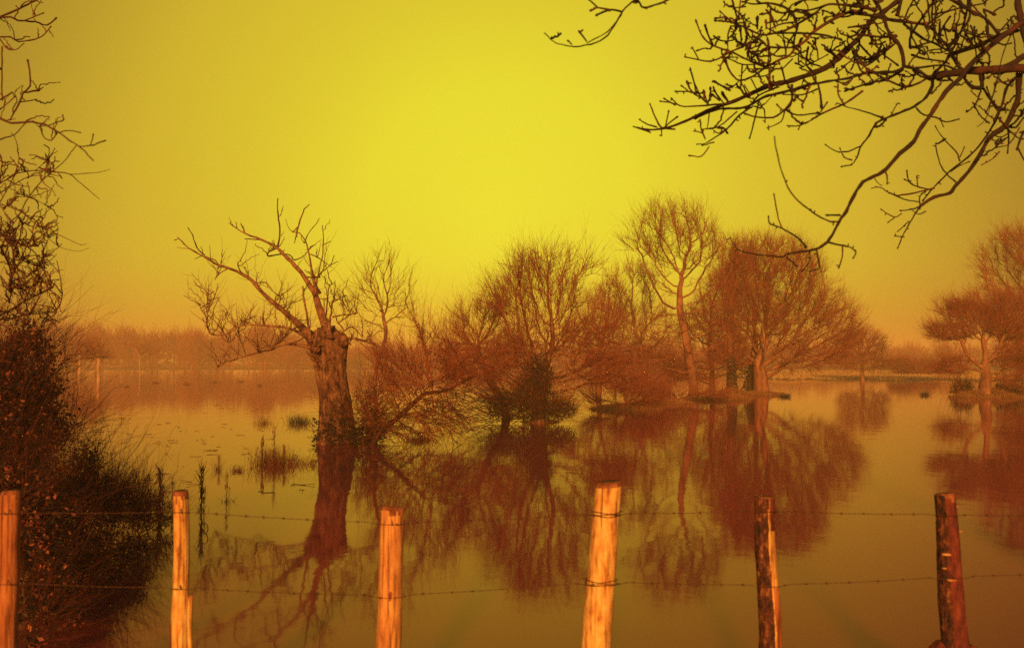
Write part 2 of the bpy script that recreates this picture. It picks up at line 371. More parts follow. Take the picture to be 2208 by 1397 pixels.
# ------------------------------------------------------------------ traced branches
class Tracer:
    """branches read from the photograph, each given its own depth and real thickness"""
    def __init__(s, d0): s.pts = []; s.d0 = d0; s.polys = []
    def add(s, off, sc, pts, w0, w1, d=None, d1=None, jit=0.02, bud=False, slope=0.0022, snap=22):
        p = np.array([[off[0]+sc*a, off[1]+sc*b] for a,b in pts]); p = smooth_poly(p, 3)
        L = np.concatenate([[0], np.cumsum(np.linalg.norm(np.diff(p,axis=0),axis=1))])
        if d is None:
            d = s.d0
            if s.pts:
                Q = np.array(s.pts); dd = np.hypot(Q[:,0]-p[0,0], Q[:,1]-p[0,1]); j = dd.argmin()
                if dd[j] < snap: d = Q[j,2]
                else:
                    dd = np.hypot(Q[:,0]-p[-1,0], Q[:,1]-p[-1,1]); j = dd.argmin()
                    if dd[j] < snap: d = Q[j,2]
                    else: d = s.d0 + random.gauss(0,0.25)
            if d1 is None: d1 = d + random.gauss(0,slope)*L[-1]*s.d0/6.5
        if d1 is None: d1 = d
        dep = d + (d1-d)*L/L[-1]
        W = np.array([at(a,b2,c) for (a,b2),c in zip(p,dep)])
        W[1:-1] += RNG.normal(size=(len(W)-2,3))*jit*0.02*s.d0*sc
        r = 0.5*sc*(w0+(w1-w0)*(L/L[-1]))*dep/F
        if len(r) > 6: r = r*(1+0.10*RNG.normal(size=len(r)))
        if bud: W, r = add_bud(W, r)
        s.pts += [(a,b2,c) for (a,b2),c in zip(p,dep)]
        s.polys.append((W, r)); return W, r
def add_bud(W, r):
    d = unit(W[-1]-W[-2]); rb = r[-1]
    W = np.vstack([W, W[-1]+d*rb*1.6, W[-1]+d*rb*3.2, W[-1]+d*rb*4.6]); r = np.concatenate([r, [rb*1.4, rb*1.25, rb*0.25]])
    return W, r

# ---- the ash tree whose boughs hang in from the upper right (its trunk stands outside the frame)
ASH = Tracer(6.6)
A6 = ((1160,0), 0.4295); A7 = ((1640,0), 0.4297); A8 = ((1480,0), 0.1721); A9 = ((1828,0), 0.1721); A5 = ((1300,400), 0.4294)
ta = thing('ash_tree', 'bare budded ash boughs hanging down across the upper right sky in front of everything else', 'tree', (4.9, 6.9, height(4.9,6.9)*1.0))
tx, ty = 4.9, 6.9
zt = np.linspace(-0.3, 8.5, 26); tw_ = np.column_stack([tx+0.12*np.sin(zt*0.9), ty+0.1*np.cos(zt*0.7), zt+float(height(tx,ty))])
trunk_ash = (tw_, 0.20-0.011*zt+0.10*np.exp(-np.maximum(zt,0)/0.3))
limbs = []
def big(tr, A, pts, w0, w1, d, d1, store): 
    W, r = tr.add(A[0], A[1], pts, w0, w1, d, d1); tr.polys.pop(); store.append((W, r)); return W
def root_to(W, z, r0, store):          # joins an off-frame limb start to the trunk
    e = W[0]; s0 = np.array([tx, ty, z]); m = (s0+e)/2+np.array([0,0,0.25])
    P = smooth_poly([s0, m, e], 5); store.append((P, np.linspace(r0*1.6, r0, len(P))))
W = big(ASH, A7, [(1560,420),(1440,370),(1322,345),(1180,350),(1090,355),(1010,362),(940,372),(870,383)], 56, 36, 6.7, 6.3, limbs); root_to(W, 4.6, 0.045, limbs)
W = big(ASH, A7, [(1600,60),(1450,70),(1322,110),(1250,160),(1180,210),(1100,280),(1040,340),(1000,395),(940,450),(895,510),(850,580),(800,650),(770,710),(700,770),(630,850),(570,885),(515,915),(470,980),(430,1060),(395,1110),(370,1160),(335,1215),(290,1245),(230,1260),(130,1275)], 32, 12, 6.4, 5.6, limbs); root_to(W, 5.6, 0.035, limbs)
W = big(ASH, A7, [(1500,330),(1400,300),(1322,285),(1270,320),(1200,345)], 32, 30, 6.8, 6.6, limbs); root_to(W, 5.0, 0.03, limbs)
big(ASH, A7, [(1300,345),(1295,420),(1290,500),(1270,550),(1230,630),(1150,690),(1110,760),(1060,840),(1010,900),(975,935),(950,970),(870,990),(800,1035)], 32, 14, 6.62, 6.9, limbs)
W = big(ASH, A7, [(1330,-80),(1290,0),(1300,60),(1310,130),(1340,240)], 34, 28, 6.9, 6.8, limbs); root_to(W[::-1], 5.4, 0.03, limbs)
big(ASH, A7, [(1280,130),(1250,160),(1120,215),(960,275)], 26, 20, 6.5, 6.9, limbs)
big(ASH, A9, [(2400,-300),(1500,-330),(850,-150),(650,0),(450,150),(280,280),(150,470),(0,610)], 75, 62, 6.9, 7.1, limbs); root_to(limbs[-1][0], 6.3, 0.05, limbs)
big(ASH, A8, [(2022,610),(1900,730),(1750,850),(1500,950),(1250,1030),(1050,1070),(800,1180),(600,1270),(400,1340),(250,1395),(36,1500),(-150,1575),(-313,1615),(-465,1628),(-638,1596)], 84, 22, 7.1, 6.8, limbs)
big(ASH, A9, [(1080,960),(1000,965),(850,870),(700,830)], 50, 42, 6.3, 6.5, limbs)
big(ASH, A9, [(700,830),(690,700),(640,560),(550,460),(480,330),(450,200),(330,0),(300,-120)], 50, 40, 6.5, 7.0, limbs)
big(ASH, A9, [(620,200),(650,80),(700,-100)], 50, 40, 6.9, 6.9, limbs)
big(ASH, A9, [(720,830),(620,895),(400,910),(200,925),(0,985),(-180,1010),(-400,1050),(-560,1080),(-700,1130),(-800,1155)], 44, 28, 6.5, 6.2, limbs)
big(ASH, A9, [(1100,-100),(1300,0),(1560,150),(1720,230),(1830,350),(1900,440)], 40, 44, 7.0, 6.6, limbs)
big(ASH, A9, [(1530,-60),(1530,200),(1470,330),(1350,480),(1280,580),(1280,660),(1220,790)], 34, 34, 7.2, 6.9, limbs)
big(ASH, A6, [(700,-140),(560,-60),(490,0),(440,40),(400,100),(350,180),(290,215),(210,235),(140,230),(80,210),(30,165)], 12, 6, 6.0, 5.6, limbs)
P = smooth_poly([[tx,ty,6.9],[3.6,6.6,7.0],[2.2,6.2,6.0],limbs[-1][0][0]], 5); limbs.append((P, np.linspace(0.045,0.017,len(P))))
def tr7(pts, w0, w1, bud=True): ASH.add(A7[0],A7[1],pts,w0*1.3,w1*1.3,bud=bud)
def tr6(pts, w0, w1, bud=True): ASH.add(A6[0],A6[1],pts,w0*1.25,w1*1.2,bud=bud)
def tr8(pts, w0, w1, bud=True): ASH.add(A8[0],A8[1],pts,w0,w1,bud=bud)
def tr9(pts, w0, w1, bud=True): ASH.add(A9[0],A9[1],pts,w0,w1,bud=bud)
for p,a,b2 in [
 ([(130,1275),(110,1290),(60,1285),(0,1280),(-60,1268),(-100,1258),(-125,1240),(-150,1200)],8,4),
 ([(862,385),(862,430),(830,490),(770,535),(700,565),(640,590),(580,620),(545,680),(500,740),(485,790),(455,825),(415,835)],14,5),
 ([(500,735),(440,760),(380,760),(330,730)],7,4),([(460,805),(420,790),(400,750)],6,4),([(610,590),(520,560),(440,540),(390,520)],7,4),([(650,585),(685,525)],5,4),
 ([(780,540),(820,578),(880,590),(930,612),(990,600)],8,5),([(900,590),(915,630)],5,4),
 ([(1240,430),(1200,560),(1160,640),(1100,730),(1040,790),(950,860),(870,940),(820,1000)],10,6),([(1280,390),(1230,450),(1215,520),(1180,590)],12,8),
 ([(800,1035),(760,1100),(720,1170),(690,1240)],7,4),([(722,1190),(680,1185)],5,4),([(745,1110),(690,1160)],5,4),([(800,1035),(760,1050),(710,1057)],7,4),
 ([(710,1070),(670,1090),(610,1055)],6,4),([(672,1090),(645,1112)],5,4),([(870,945),(770,970),(690,980),(640,965),(600,940),(560,945)],8,4),
 ([(800,1015),(720,1000),(650,970)],6,4),([(840,950),(780,935),(745,910),(735,865)],6,5),([(790,935),(785,895)],5,5),([(765,925),(730,905)],5,5),
 ([(980,915),(930,870),(900,820),(880,740)],7,4),([(1000,810),(980,760),(920,700),(880,640)],7,4),([(1000,790),(1020,745)],5,4),([(1150,620),(1110,590),(1070,525)],7,5),
 ([(830,960),(800,985),(800,1040)],6,5),([(960,860),(985,840),(1040,815)],5,4),([(830,1060),(790,1075),(755,1050)],5,4),
 ([(1230,630),(1280,640),(1322,590),(1380,560)],9,6),([(1240,640),(1245,700),(1240,760)],8,6),([(1380,640),(1322,660),(1290,740)],12,8),([(1240,690),(1200,710),(1150,700)],6,5),
 ([(1240,650),(1290,690),(1330,700)],7,6),([(1200,760),(1160,800),(1115,825)],6,4),([(1260,660),(1200,690),(1160,660)],6,4),([(1290,740),(1322,800),(1360,830)],7,5),
 ([(1300,640),(1250,720),(1190,740)],6,4),([(1340,520),(1290,600),(1240,640)],9,8),
 ([(1255,180),(1220,260),(1190,380),(1160,500),(1130,600),(1090,635)],5,3),([(1110,440),(1150,500),(1190,560)],6,4),
 ([(335,1215),(400,1230),(450,1240),(478,1265),(468,1290)],8,5),([(410,1235),(410,1290),(395,1335)],7,6),([(280,1250),(290,1310),(295,1345),(250,1360)],7,5),
 ([(245,1255),(245,1310),(215,1355)],6,5),([(230,1245),(190,1195),(105,1145),(50,1125),(40,1095)],9,5),([(105,1140),(85,1070),(68,980)],6,5),
 ([(385,1112),(330,1105),(240,1050),(170,990),(130,920),(95,820),(70,690)],7,5),([(400,1080),(345,1080)],9,7),([(620,860),(635,880),(635,915)],8,5),([(130,1290),(175,1330)],7,6),
 ([(570,890),(590,920),(605,930)],4,3),([(1110,365),(1110,400),(1105,440),(1050,430),(1010,375)],20,11),([(960,275),(990,330),(1020,375)],14,10),
 ([(1040,0),(1020,120),(960,260),(930,310),(890,350)],8,10),([(870,-20),(860,110),(900,200)],8,7),([(600,-20),(560,90),(500,150)],9,8)]: tr7(p,a,b2)
for p,a,b2 in [
 ([(1397,415),(1290,450),(1200,470),(1130,490),(1060,530),(1000,545),(930,545),(870,560),(800,590)],14,8),
 ([(690,650),(620,640),(590,590),(565,530)],8,6),([(600,640),(550,625),(515,605)],7,5),([(560,660),(520,650),(485,638)],7,5),([(640,640),(655,565)],6,6),([(620,650),(690,595)],6,7),([(620,640),(620,675)],6,5),
 ([(960,520),(850,530),(740,535),(680,520),(660,515),(620,510)],9,6),([(700,525),(675,500)],6,6),([(690,530),(640,500)],6,6),([(850,520),(810,480),(800,450),(785,420),(768,355)],8,6),
 ([(810,470),(750,460),(695,460)],7,6),([(755,460),(725,435)],5,6),([(770,470),(757,425)],5,6),([(850,515),(835,465)],6,7),([(940,530),(890,465)],6,6),([(950,510),(925,478)],6,6),
 ([(1070,540),(1010,580),(950,650),(890,690),(840,720),(800,725)],9,5),([(860,735),(820,785),(770,783)],6,6),([(885,715),(830,730)],6,5),([(840,700),(820,650),(815,610)],6,6),([(830,670),(790,660)],6,5),
 ([(950,650),(910,645)],6,6),([(1000,560),(900,640),(830,650)],7,5),([(860,570),(850,640)],6,4),([(1110,500),(1090,590),(1065,685)],7,6),([(1100,520),(1135,550),(1140,610)],6,5),
 ([(1270,440),(1275,500),(1240,550),(1180,590),(1080,585),(1050,575)],11,7),([(1240,555),(1220,610),(1160,640)],6,5),([(1240,550),(1300,580),(1397,570)],7,7),([(1397,590),(1320,630),(1255,632)],6,6),
 ([(1330,610),(1310,645)],5,5),([(860,645),(920,640),(945,660)],6,8),([(880,655),(905,670),(940,655)],6,6),
 ([(420,60),(370,50),(300,75)],9,9),([(360,50),(300,40),(275,50)],8,8),([(300,40),(255,0)],7,7),([(420,75),(350,160),(250,215)],6,5),([(245,210),(215,170)],7,8),([(170,225),(155,210)],6,7),
 ([(720,-60),(650,0),(590,25),(530,40),(505,10)],9,9),([(500,640),(560,665)],5,5)]: tr6(p,a,b2)
for p,a,b2 in [
 ([(2208,150),(2050,150),(1850,240),(1700,330),(1560,430),(1500,510),(1370,600),(1300,690),(1150,760),(1000,830),(880,800),(700,720),(560,650),(400,600),(280,540),(190,440),(130,290)],46,20),
 ([(1150,1090),(900,1200),(780,1330),(500,1370)],30,20),([(1320,1060),(1320,1250),(1290,1340),(1210,1380),(1150,1330)],36,20),
 ([(1370,280),(1340,190),(1240,100),(1150,65),(1000,40),(850,55),(720,30)],44,18),([(1370,280),(1200,300),(1060,360)],26,20),
 ([(1400,300),(1250,380),(1100,420),(950,440),(800,380),(700,330),(580,280),(480,200),(440,165)],34,18),([(480,215),(390,230)],18,24),
 ([(1400,300),(1600,180),(1740,70),(1900,60),(2208,90)],28,34),([(1740,70),(1550,130),(1400,125)],22,26),([(1650,10),(1500,0),(1390,55)],18,22),
 ([(1400,300),(1350,500),(1350,600)],34,24),([(1100,420),(1400,420),(1700,440),(1900,490)],34,26),([(830,450),(950,520),(1030,590),(1200,600),(1350,600)],36,22),
 ([(1250,680),(1230,550)],18,24),([(1250,690),(1150,710),(1070,680)],20,26),([(960,520),(880,640),(820,740)],24,20),([(1030,600),(1030,700)],18,16),
 ([(700,590),(560,650),(400,740),(280,770),(150,750),(0,720)],30,18),([(150,740),(80,610)],18,16),([(740,600),(850,680),(960,780),(1030,800)],24,20),
 ([(460,720),(560,750),(700,810),(850,810)],20,18),([(700,810),(690,950),(680,1100),(720,1190)],20,18),([(770,830),(710,910)],18,14),
 ([(1000,840),(830,960),(680,1010),(600,970),(530,870),(500,780)],26,26),([(660,1020),(560,1100),(470,1090),(380,1040)],18,24),([(830,965),(1000,950),(1100,880)],18,18),
 ([(1040,850),(1040,1050)],32,36),([(1200,870),(1230,1000)],24,24),([(1330,740),(1210,860)],22,18),([(810,990),(880,1120)],18,16),([(720,1060),(790,1170)],18,16),
 ([(280,1320),(220,1250),(100,1180),(40,1110),(20,1060)],22,24),([(130,1200),(90,1000),(55,890)],20,24),([(230,1260),(220,1170)],18,26),([(420,1260),(360,1150)],16,26),
 ([(420,1270),(350,1210)],16,26),([(540,1290),(470,1190)],16,26),([(640,240),(570,0)],26,22),([(650,230),(680,0)],24,18),([(520,85),(620,100),(720,90)],22,18),
 ([(560,330),(520,440),(520,620)],26,16),([(560,330),(640,340)],18,16),([(340,450),(420,510),(520,520),(600,500)],24,18),([(330,560),(280,460),(240,340)],26,28),
 ([(890,370),(890,270)],24,36),([(1000,370),(1000,300)],20,28),([(1060,80),(1050,220),(1050,380)],26,20),([(700,600),(760,480),(740,350)],34,30),([(620,590),(700,560),(860,540)],26,22),
 ([(690,520),(680,380)],24,30),([(560,460),(640,520),(720,560)],22,26),([(1500,820),(1600,780),(1750,700)],24,18),([(1470,840),(1380,800)],20,22),([(1650,740),(1640,620),(1600,540)],20,16),
 ([(1560,900),(1500,800),(1520,640)],20,28),([(1850,850),(1870,700),(1780,640)],20,22),([(1720,560),(1780,620),(1900,640)],18,16),([(1650,1050),(1680,1200),(1690,1300)],24,34),
 ([(1640,1120),(1450,1190),(1220,1185)],22,16),([(1900,1050),(1900,1180),(1960,1290)],24,22),([(1480,950),(1440,1090)],18,14),([(910,1270),(960,1320),(1060,1220)],16,14),
 ([(2208,1140),(2000,1290),(1750,1400),(1600,1480)],34,24),([(1350,1210),(1440,1260)],16,24)]: tr8(p,a,b2)
for p,a,b2 in [
 ([(300,200),(600,270),(900,300),(1050,360),(1150,470),(1250,590)],40,30),([(700,300),(950,490),(1100,550),(1200,610),(1270,640)],36,28),([(780,600),(800,430),(1000,130),(1100,-20)],34,24),
 ([(700,270),(760,120),(800,50),(830,-20)],26,20),([(1000,300),(1100,240),(1300,130),(1700,50)],26,20),([(1080,-20),(1100,200),(1000,320)],28,20),([(780,610),(1000,540)],30,24),
 ([(800,690),(950,740),(1180,770)],28,24),([(480,1000),(700,1090),(850,1060),(980,990)],26,28),([(230,870),(450,980),(480,1000)],24,26),([(700,870),(480,1000),(280,1040),(0,1130)],36,24),
 ([(1300,680),(1500,620),(1700,560),(1850,460),(2080,400)],56,50),([(1380,890),(1250,830),(1150,820),(900,850)],30,24),([(60,650),(180,740),(330,740),(480,640),(600,540)],34,24),
 ([(80,700),(200,830),(350,750)],30,24),([(270,550),(380,560),(440,540)],30,20),([(150,560),(280,700),(340,730)],24,26),([(420,560),(390,660)],30,26),([(450,690),(600,800)],22,24),
 ([(1000,640),(1000,600),(920,580)],16,18),([(880,660),(960,690),(1010,640),(1150,620)],20,20),([(1700,590),(1770,700),(1770,790)],30,20),([(1600,620),(1610,720)],20,18),
 ([(1560,560),(1450,470),(1320,390)],24,26),([(1700,540),(1600,450),(1550,350)],22,24),([(1760,470),(1750,390)],26,36),([(2080,200),(1900,400)],24,20),([(2060,300),(2050,240)],22,20),
 ([(1150,280),(1150,400)],26,36),([(1290,200),(1200,330),(1160,420)],30,24),([(1700,120),(1810,170)],30,34),([(0,70),(150,90),(300,120)],44,40),([(120,0),(160,70)],40,34),([(0,160),(140,180),(300,200)],40,36),
 ([(0,350),(160,330),(280,300)],26,30),([(0,480),(120,440),(260,450),(430,470),(560,460)],26,36),([(1900,870),(1830,1160),(1740,1395)],22,14),([(2208,680),(2080,800),(1980,870)],50,44),
 ([(1700,1100),(1870,1370)],20,22),([(1350,20),(1480,90),(1560,150)],34,40)]: tr9(p,a,b2)
# smaller shoots all along the boughs, denser in the tangle at the top
S = np.array(ASH.pts); sh = []
w_ = np.where((S[:,1] < 190) & (S[:,0] > 1560), 3.0, 0.35); w_[(S[:,0] > 2120) & (S[:,1] < 330)] = 2.0; w_[S[:,0] > 2260] = 0.2; w_[(S[:,0] < 1500)] = 0.1; w_[(S[:,1] > 300) & (S[:,0] < 2150)] = 0.02
for j in RNG.choice(len(S), 260, p=w_/w_.sum()):
    x0,y0,d0 = S[j]; a = RNG.uniform(0, 2*math.pi); L = RNG.uniform(14, 62); n = 4
    p = [(x0,y0)]; 
    for i in range(n):
        a += RNG.normal()*0.3 + 0.18*math.copysign(1, math.cos(a))*(-1)*(1 if math.sin(a) > -0.8 else 0)
        p.append((p[-1][0]+L/n*math.cos(a), p[-1][1]+L/n*math.sin(a)))
    wd = RNG.uniform(3.2, 5.2)
    ASH.add((0,0),1.0,p,wd,wd*0.8,d=d0,d1=d0+RNG.normal()*0.18,bud=True)
# buds and spurs sticking out of the younger shoots
bud_P = []; bud_R = []
for W, r in ASH.polys:
    if r[0] > 0.014: continue
    for i in range(1, len(W)-1):
        if random.random() < 0.16:
            d = unit(np.cross(unit(W[i+1]-W[i-1]), RNG.normal(size=3))); q0 = W[i]; rr = max(r[i]*0.8, 0.004)
            bud_P.append([q0, q0+d*rr*2.2, q0+d*rr*3.8, q0+d*rr*5.0]); bud_R.append([rr*0.8, rr*1.0, rr*0.9, rr*0.2])
tubes('trunk', [trunk_ash], M['nearbranch'], ta, 14)
for P, r in limbs:
    if r[0] > 0.012: tubes('bough', [(P, r)], M['nearbranch'], ta, 8)
    else: ASH.polys.append((P, r))
tubes('crown', ASH.polys+[(np.array(bud_P), np.array(bud_R))], M['nearbranch'], ta, 5)

# ---- the tree that leans in from the left edge
LT = Tracer(8.2); A1 = ((0,0), 0.5012)
lx, ly = -6.6, 8.6
tl = thing('hawthorn_tree', 'twiggy hawthorn reaching in from the left edge above the bramble', 'tree', (lx, ly, float(height(lx,ly))))
for p,a,b2 in [
 ([(-400,260),(-150,130),(0,75),(60,50),(120,20),(160,0),(200,-20)],18,10),([(-300,180),(0,78),(80,90),(150,95),(200,110),(235,85)],14,8),([(100,92),(180,60)],7,7),
 ([(-300,240),(0,160),(80,180),(150,170),(190,150),(215,120)],14,7),([(0,170),(30,210),(70,215),(100,190)],8,6),([(10,200),(8,300),(10,420)],10,8),
 ([(-350,420),(-120,480),(0,510),(50,530),(140,525),(220,550),(280,590),(340,630),(370,660),(400,690)],20,7),([(340,630),(400,625),(445,608)],7,9),([(255,572),(295,562),(340,570)],6,6),
 ([(210,540),(270,520),(270,500)],6,8),([(170,545),(190,590),(220,605),(240,580)],7,8),([(45,515),(80,450),(100,400),(130,370),(120,265)],10,10),([(100,400),(160,390)],8,12),
 ([(85,440),(150,430)],7,7),([(0,430),(50,400)],8,9),([(-60,500),(0,470),(60,420)],8,7),([(-80,620),(0,600),(60,580),(110,530)],8,6),([(390,625),(400,585)],6,7),([(355,640),(375,665)],6,6),
 ([(330,625),(260,710),(180,780),(110,870),(60,960),(0,1020)],5,7),([(-200,880),(0,790),(60,750),(140,735),(230,740),(300,750),(350,790),(425,855)],9,4),([(300,750),(400,745),(470,730)],5,3),
 ([(-100,880),(0,830),(100,770),(180,740)],7,4),([(60,830),(130,850),(190,880),(215,900)],5,3),([(-60,860),(80,905),(150,960),(230,1000),(340,1050),(370,1050)],7,3),
 ([(90,950),(180,1000),(250,1060),(330,1080),(380,1068)],4,2.5),([(-80,980),(0,1000),(50,1060),(60,1150),(40,1250)],12,10),([(50,1030),(100,1120),(180,1150)],7,5),([(20,1010),(90,1055),(160,1060)],7,5),
 ([(20,1380),(130,1350),(230,1340),(265,1290),(260,1200),(245,1125)],8,5),([(-40,1380),(0,1360),(100,1300),(200,1250),(220,1240)],9,10),([(180,1390),(240,1350)],7,5),
 ([(0,870),(40,800),(80,700),(75,650)],6,4),([(0,760),(10,700)],6,6),([(60,760),(105,690)],5,4),([(150,735),(200,695),(220,700)],4,3),([(20,900),(60,850),(150,850)],6,4),
 ([(60,1200),(120,1190),(180,1120),(185,1105)],7,6),([(40,1240),(120,1240),(170,1200)],7,6),([(0,1060),(50,1180),(40,1300)],10,9)]:
    LT.add(A1[0],A1[1],p,a*0.8,b2*0.75,bud=True,slope=0.004)
S = np.array(LT.pts)
w_ = np.where(S[:,1] > 330, 1.6, 0.45); w_[S[:,0] > 150] = 0.25; w_[S[:,0] < -60] = 0.1; w_ = np.where((S[:,1] > 480) & (S[:,0] < 110), 4.5, w_)
for j in RNG.choice(len(S), 420, p=w_/w_.sum()):
    x0,y0,d0 = S[j]; a = RNG.uniform(-2.6,0.9); L = RNG.uniform(14,58); p = [(x0,y0)]
    for i in range(4):
        a += RNG.normal()*0.35; p.append((p[-1][0]+L/4*math.cos(a), p[-1][1]+L/4*math.sin(a)))
    if max(q[0] for q in p) > 135 and y0 > 60: continue
    wd = RNG.uniform(2.0,3.6); LT.add((0,0),1.0,p,wd,wd*0.6,d=d0,d1=d0+RNG.normal()*0.25,bud=True)
zt = np.linspace(-0.3,6.5,22)
tubes('trunk', [(np.column_stack([lx+0.25*np.sin(zt*0.8), ly+0.15*np.cos(zt), zt]), 0.13-0.014*zt)] +
      [(smooth_poly([[lx,ly,z0],(np.array([lx,ly,z0])+e)/2+np.array([0,0,0.2]),e],4), np.linspace(0.05,0.03,9)) for z0,e in [(5.2,LT.polys[0][0][0]),(4.8,LT.polys[1][0][0]),(4.5,LT.polys[3][0][0]),(3.7,LT.polys[6][0][0])]], M['lefttwig'], tl, 10)
tubes('crown', LT.polys, M['lefttwig'], tl, 5)

# ------------------------------------------------------------------ the pollard in the water (traced limbs on a hollow bulky trunk)
D0 = 24.9; PO = Tracer(D0); A3 = ((360,400), 0.4295)
pb = at(730,955,D0)
tp = thing('dead_pollard_tree', 'thick broken pollard with bare antler-like limbs standing in the flood left of centre', 'tree', (pb[0], D0, 0))
prof = [(760,728,880),(775,712,902),(800,714,905),(830,722,902),(870,735,896),(920,744,898),(980,752,902),(1040,762,912),(1090,766,925),(1140,764,932),(1190,762,940),(1240,758,948),(1290,752,955),(1350,746,958)]
prof = smooth_poly(np.array(prof,float), 5); sides = 48; V = []
for y,xl,xr in prof:
    c = at(360+0.4295*(xl+xr)/2, 400+0.4295*y, D0); rx = 0.5*(xr-xl)*0.4295*D0/F
    for k in range(sides):
        a = 2*math.pi*k/sides; p = np.array([c[0]+rx*math.cos(a), D0+rx*0.92*math.sin(a), c[2]])
        nn = mnoise.noise(Vector((math.cos(a)*3.2, math.sin(a)*3.2, p[2]*1.1)))*0.10 + mnoise.noise(Vector((math.cos(a)*8, math.sin(a)*8, p[2]*2.2)))*0.10
        f = 1+nn; V.append([c[0]+rx*f*math.cos(a), D0+rx*0.92*f*math.sin(a), c[2]+0.04*nn])
top = len(V); V.append(list(at(360+0.4295*800, 400+0.4295*752, D0)))
nr_ = len(prof); Q = []
for i in range(nr_-1):
    for k in range(sides):
        a0 = i*sides+k; a1 = i*sides+(k+1)%sides; Q += [a0, a0+sides, a1+sides, a1]
for k in range(sides): Q += [top, k, (k+1)%sides, (k+1)%sides]
me = bpy.data.meshes.new('trunk'); fl = [[Q[i],Q[i+1],Q[i+2],Q[i+3]] if Q[i+2] != Q[i+3] else [Q[i],Q[i+1],Q[i+2]] for i in range(0,len(Q),4)]
me.from_pydata([(v[0]-pb[0], v[1]-D0, v[2]) for v in V], [], fl); me.materials.append(M['bark'])
for p in me.polygons: p.use_smooth = True
o = bpy.data.objects.new('trunk', me); COL.objects.link(o); o.parent = tp
plimbs = []
def pl(pts,w0,w1,d,d1):
    W, r = PO.add(A3[0],A3[1],pts,w0,w1,d,d1); PO.polys.pop(); u = np.linspace(0,1,len(r)); r = r*(1+0.9*np.exp(-u/0.06))*(1-0.28*np.clip(u/0.3,0,1)) if w0 > 15 else r; plimbs.append((W,r))
pl([(745,790),(700,735),(620,660),(560,610),(480,540),(430,480),(370,440),(310,415),(250,395),(180,355),(110,315),(65,270),(35,275)],42,6,24.8,23.6)
pl([(815,780),(800,720),(760,600),(735,530),(690,460),(640,400),(590,350),(550,310),(480,275),(390,240),(350,215),(310,188)],50,6,24.8,25.6)
pl([(760,545),(735,470),(720,380),(700,290),(665,240),(630,235)],20,7,24.95,24.4)
pl([(720,780),(715,740),(700,640),(688,570),(682,505)],22,11,24.5,24.3)
pl([(820,760),(815,700),(825,640),(830,590),(860,570),(900,550)],20,7,24.4,24.0)
pl([(740,780),(690,750),(600,715),(520,705),(430,700),(370,705),(300,745),(230,750),(205,720),(195,660),(170,620),(165,590)],18,5,24.6,23.9)
pl([(760,830),(720,815),(660,800),(600,795),(520,820),(430,845),(350,870),(270,895),(250,920)],22,5,24.4,23.2)
pl([(850,760),(880,765),(950,770),(1020,790),(1100,820),(1160,860),(1210,900)],20,9,24.6,23.8)
for p,a,b2 in [
 ([(190,350),(150,310),(130,250),(105,212)],8,5),([(260,400),(240,375),(185,355),(140,368)],6,4),([(300,420),(260,445),(240,475)],6,4),([(370,435),(355,390),(370,380)],7,5),
 ([(450,490),(500,490),(540,540),(570,560),(560,600)],6,4),([(555,310),(568,230),(555,140),(557,65)],9,5),([(390,235),(370,190)],7,5),([(470,272),(390,268)],7,4),
 ([(550,315),(510,335),(510,355),(570,345),(620,350),(640,375),(690,350),(720,315)],9,5),([(650,235),(670,170),(690,120),(715,95)],9,5),([(650,240),(640,290)],6,4),([(690,290),(710,240),(750,190),(765,165)],6,4),
 ([(720,345),(770,370),(825,410)],7,4),([(750,510),(760,440),(780,360),(785,290),(780,200)],8,4),([(780,300),(820,280)],5,4),([(760,450),(820,400),(840,350)],7,4),([(700,460),(770,460)],9,8),
 ([(870,590),(890,605)],7,6),([(800,650),(810,520),(835,490)],9,5),([(310,780),(250,690),(200,640),(205,560),(170,530)],7,5),([(370,705),(320,785),(270,760)],5,4),
 ([(600,740),(580,780),(540,800)],8,6),([(395,850),(370,780),(360,740)],7,5),([(460,840),(460,800),(450,740)],6,4),([(540,820),(500,830),(460,835)],7,5),
 ([(830,660),(890,650),(950,645)],9,5),([(890,730),(930,710),(980,760)],9,6),([(860,690),(920,650),(960,640)],7,4),([(700,830),(720,860),(740,900)],8,6),
 ([(630,235),(640,225),(660,205)],6,4),([(720,315),(700,325)],5,4),([(820,400),(860,380)],5,3),([(690,760),(660,780),(600,800)],8,5),([(900,780),(925,800)],12,9)]:
    PO.add(A3[0],A3[1],p,a,b2,slope=0.006)
Sp = np.array([q for q in PO.pts]); fine = []
w_ = np.where((Sp[:,0] < 620) & (Sp[:,1] > 640), 2.2, 0.5); w_[(Sp[:,1] < 560)] = 0.35; w_[Sp[:,0] > 740] = 1.6
for j in RNG.choice(len(Sp), 190, p=w_/w_.sum()):
    x0,y0,d0 = Sp[j]; a = RNG.uniform(-2.5,-0.6); L = RNG.uniform(18,64) if y0 > 560 else RNG.uniform(10,38); p = [(x0,y0)]
    for i in range(4):
        a += RNG.normal()*0.3; p.append((p[-1][0]+L/4*math.cos(a), p[-1][1]+L/4*math.sin(a)))
    wd = RNG.uniform(1.6,2.6); W, r = PO.add((0,0),1.0,p,wd,wd*0.5,d=d0,d1=d0+RNG.normal()*0.5); fine.append((W,r))
for P, r in plimbs: tubes('limb', [(P, r)], M['limb'], tp, 9)
extra = []
for P, r in fine:
    if P[0][2] > 4.3: continue
    q_ = P[3:11:3]; P1, R1 = twigs(q_, np.repeat(unit(P[-1]-P[0])[None],len(q_),0), 0.4, 0.005, k=4, spread=0.6, up=0.25); extra.append((P1,R1))
tubes('twigs', PO.polys+extra, M['limb'], tp, 4)
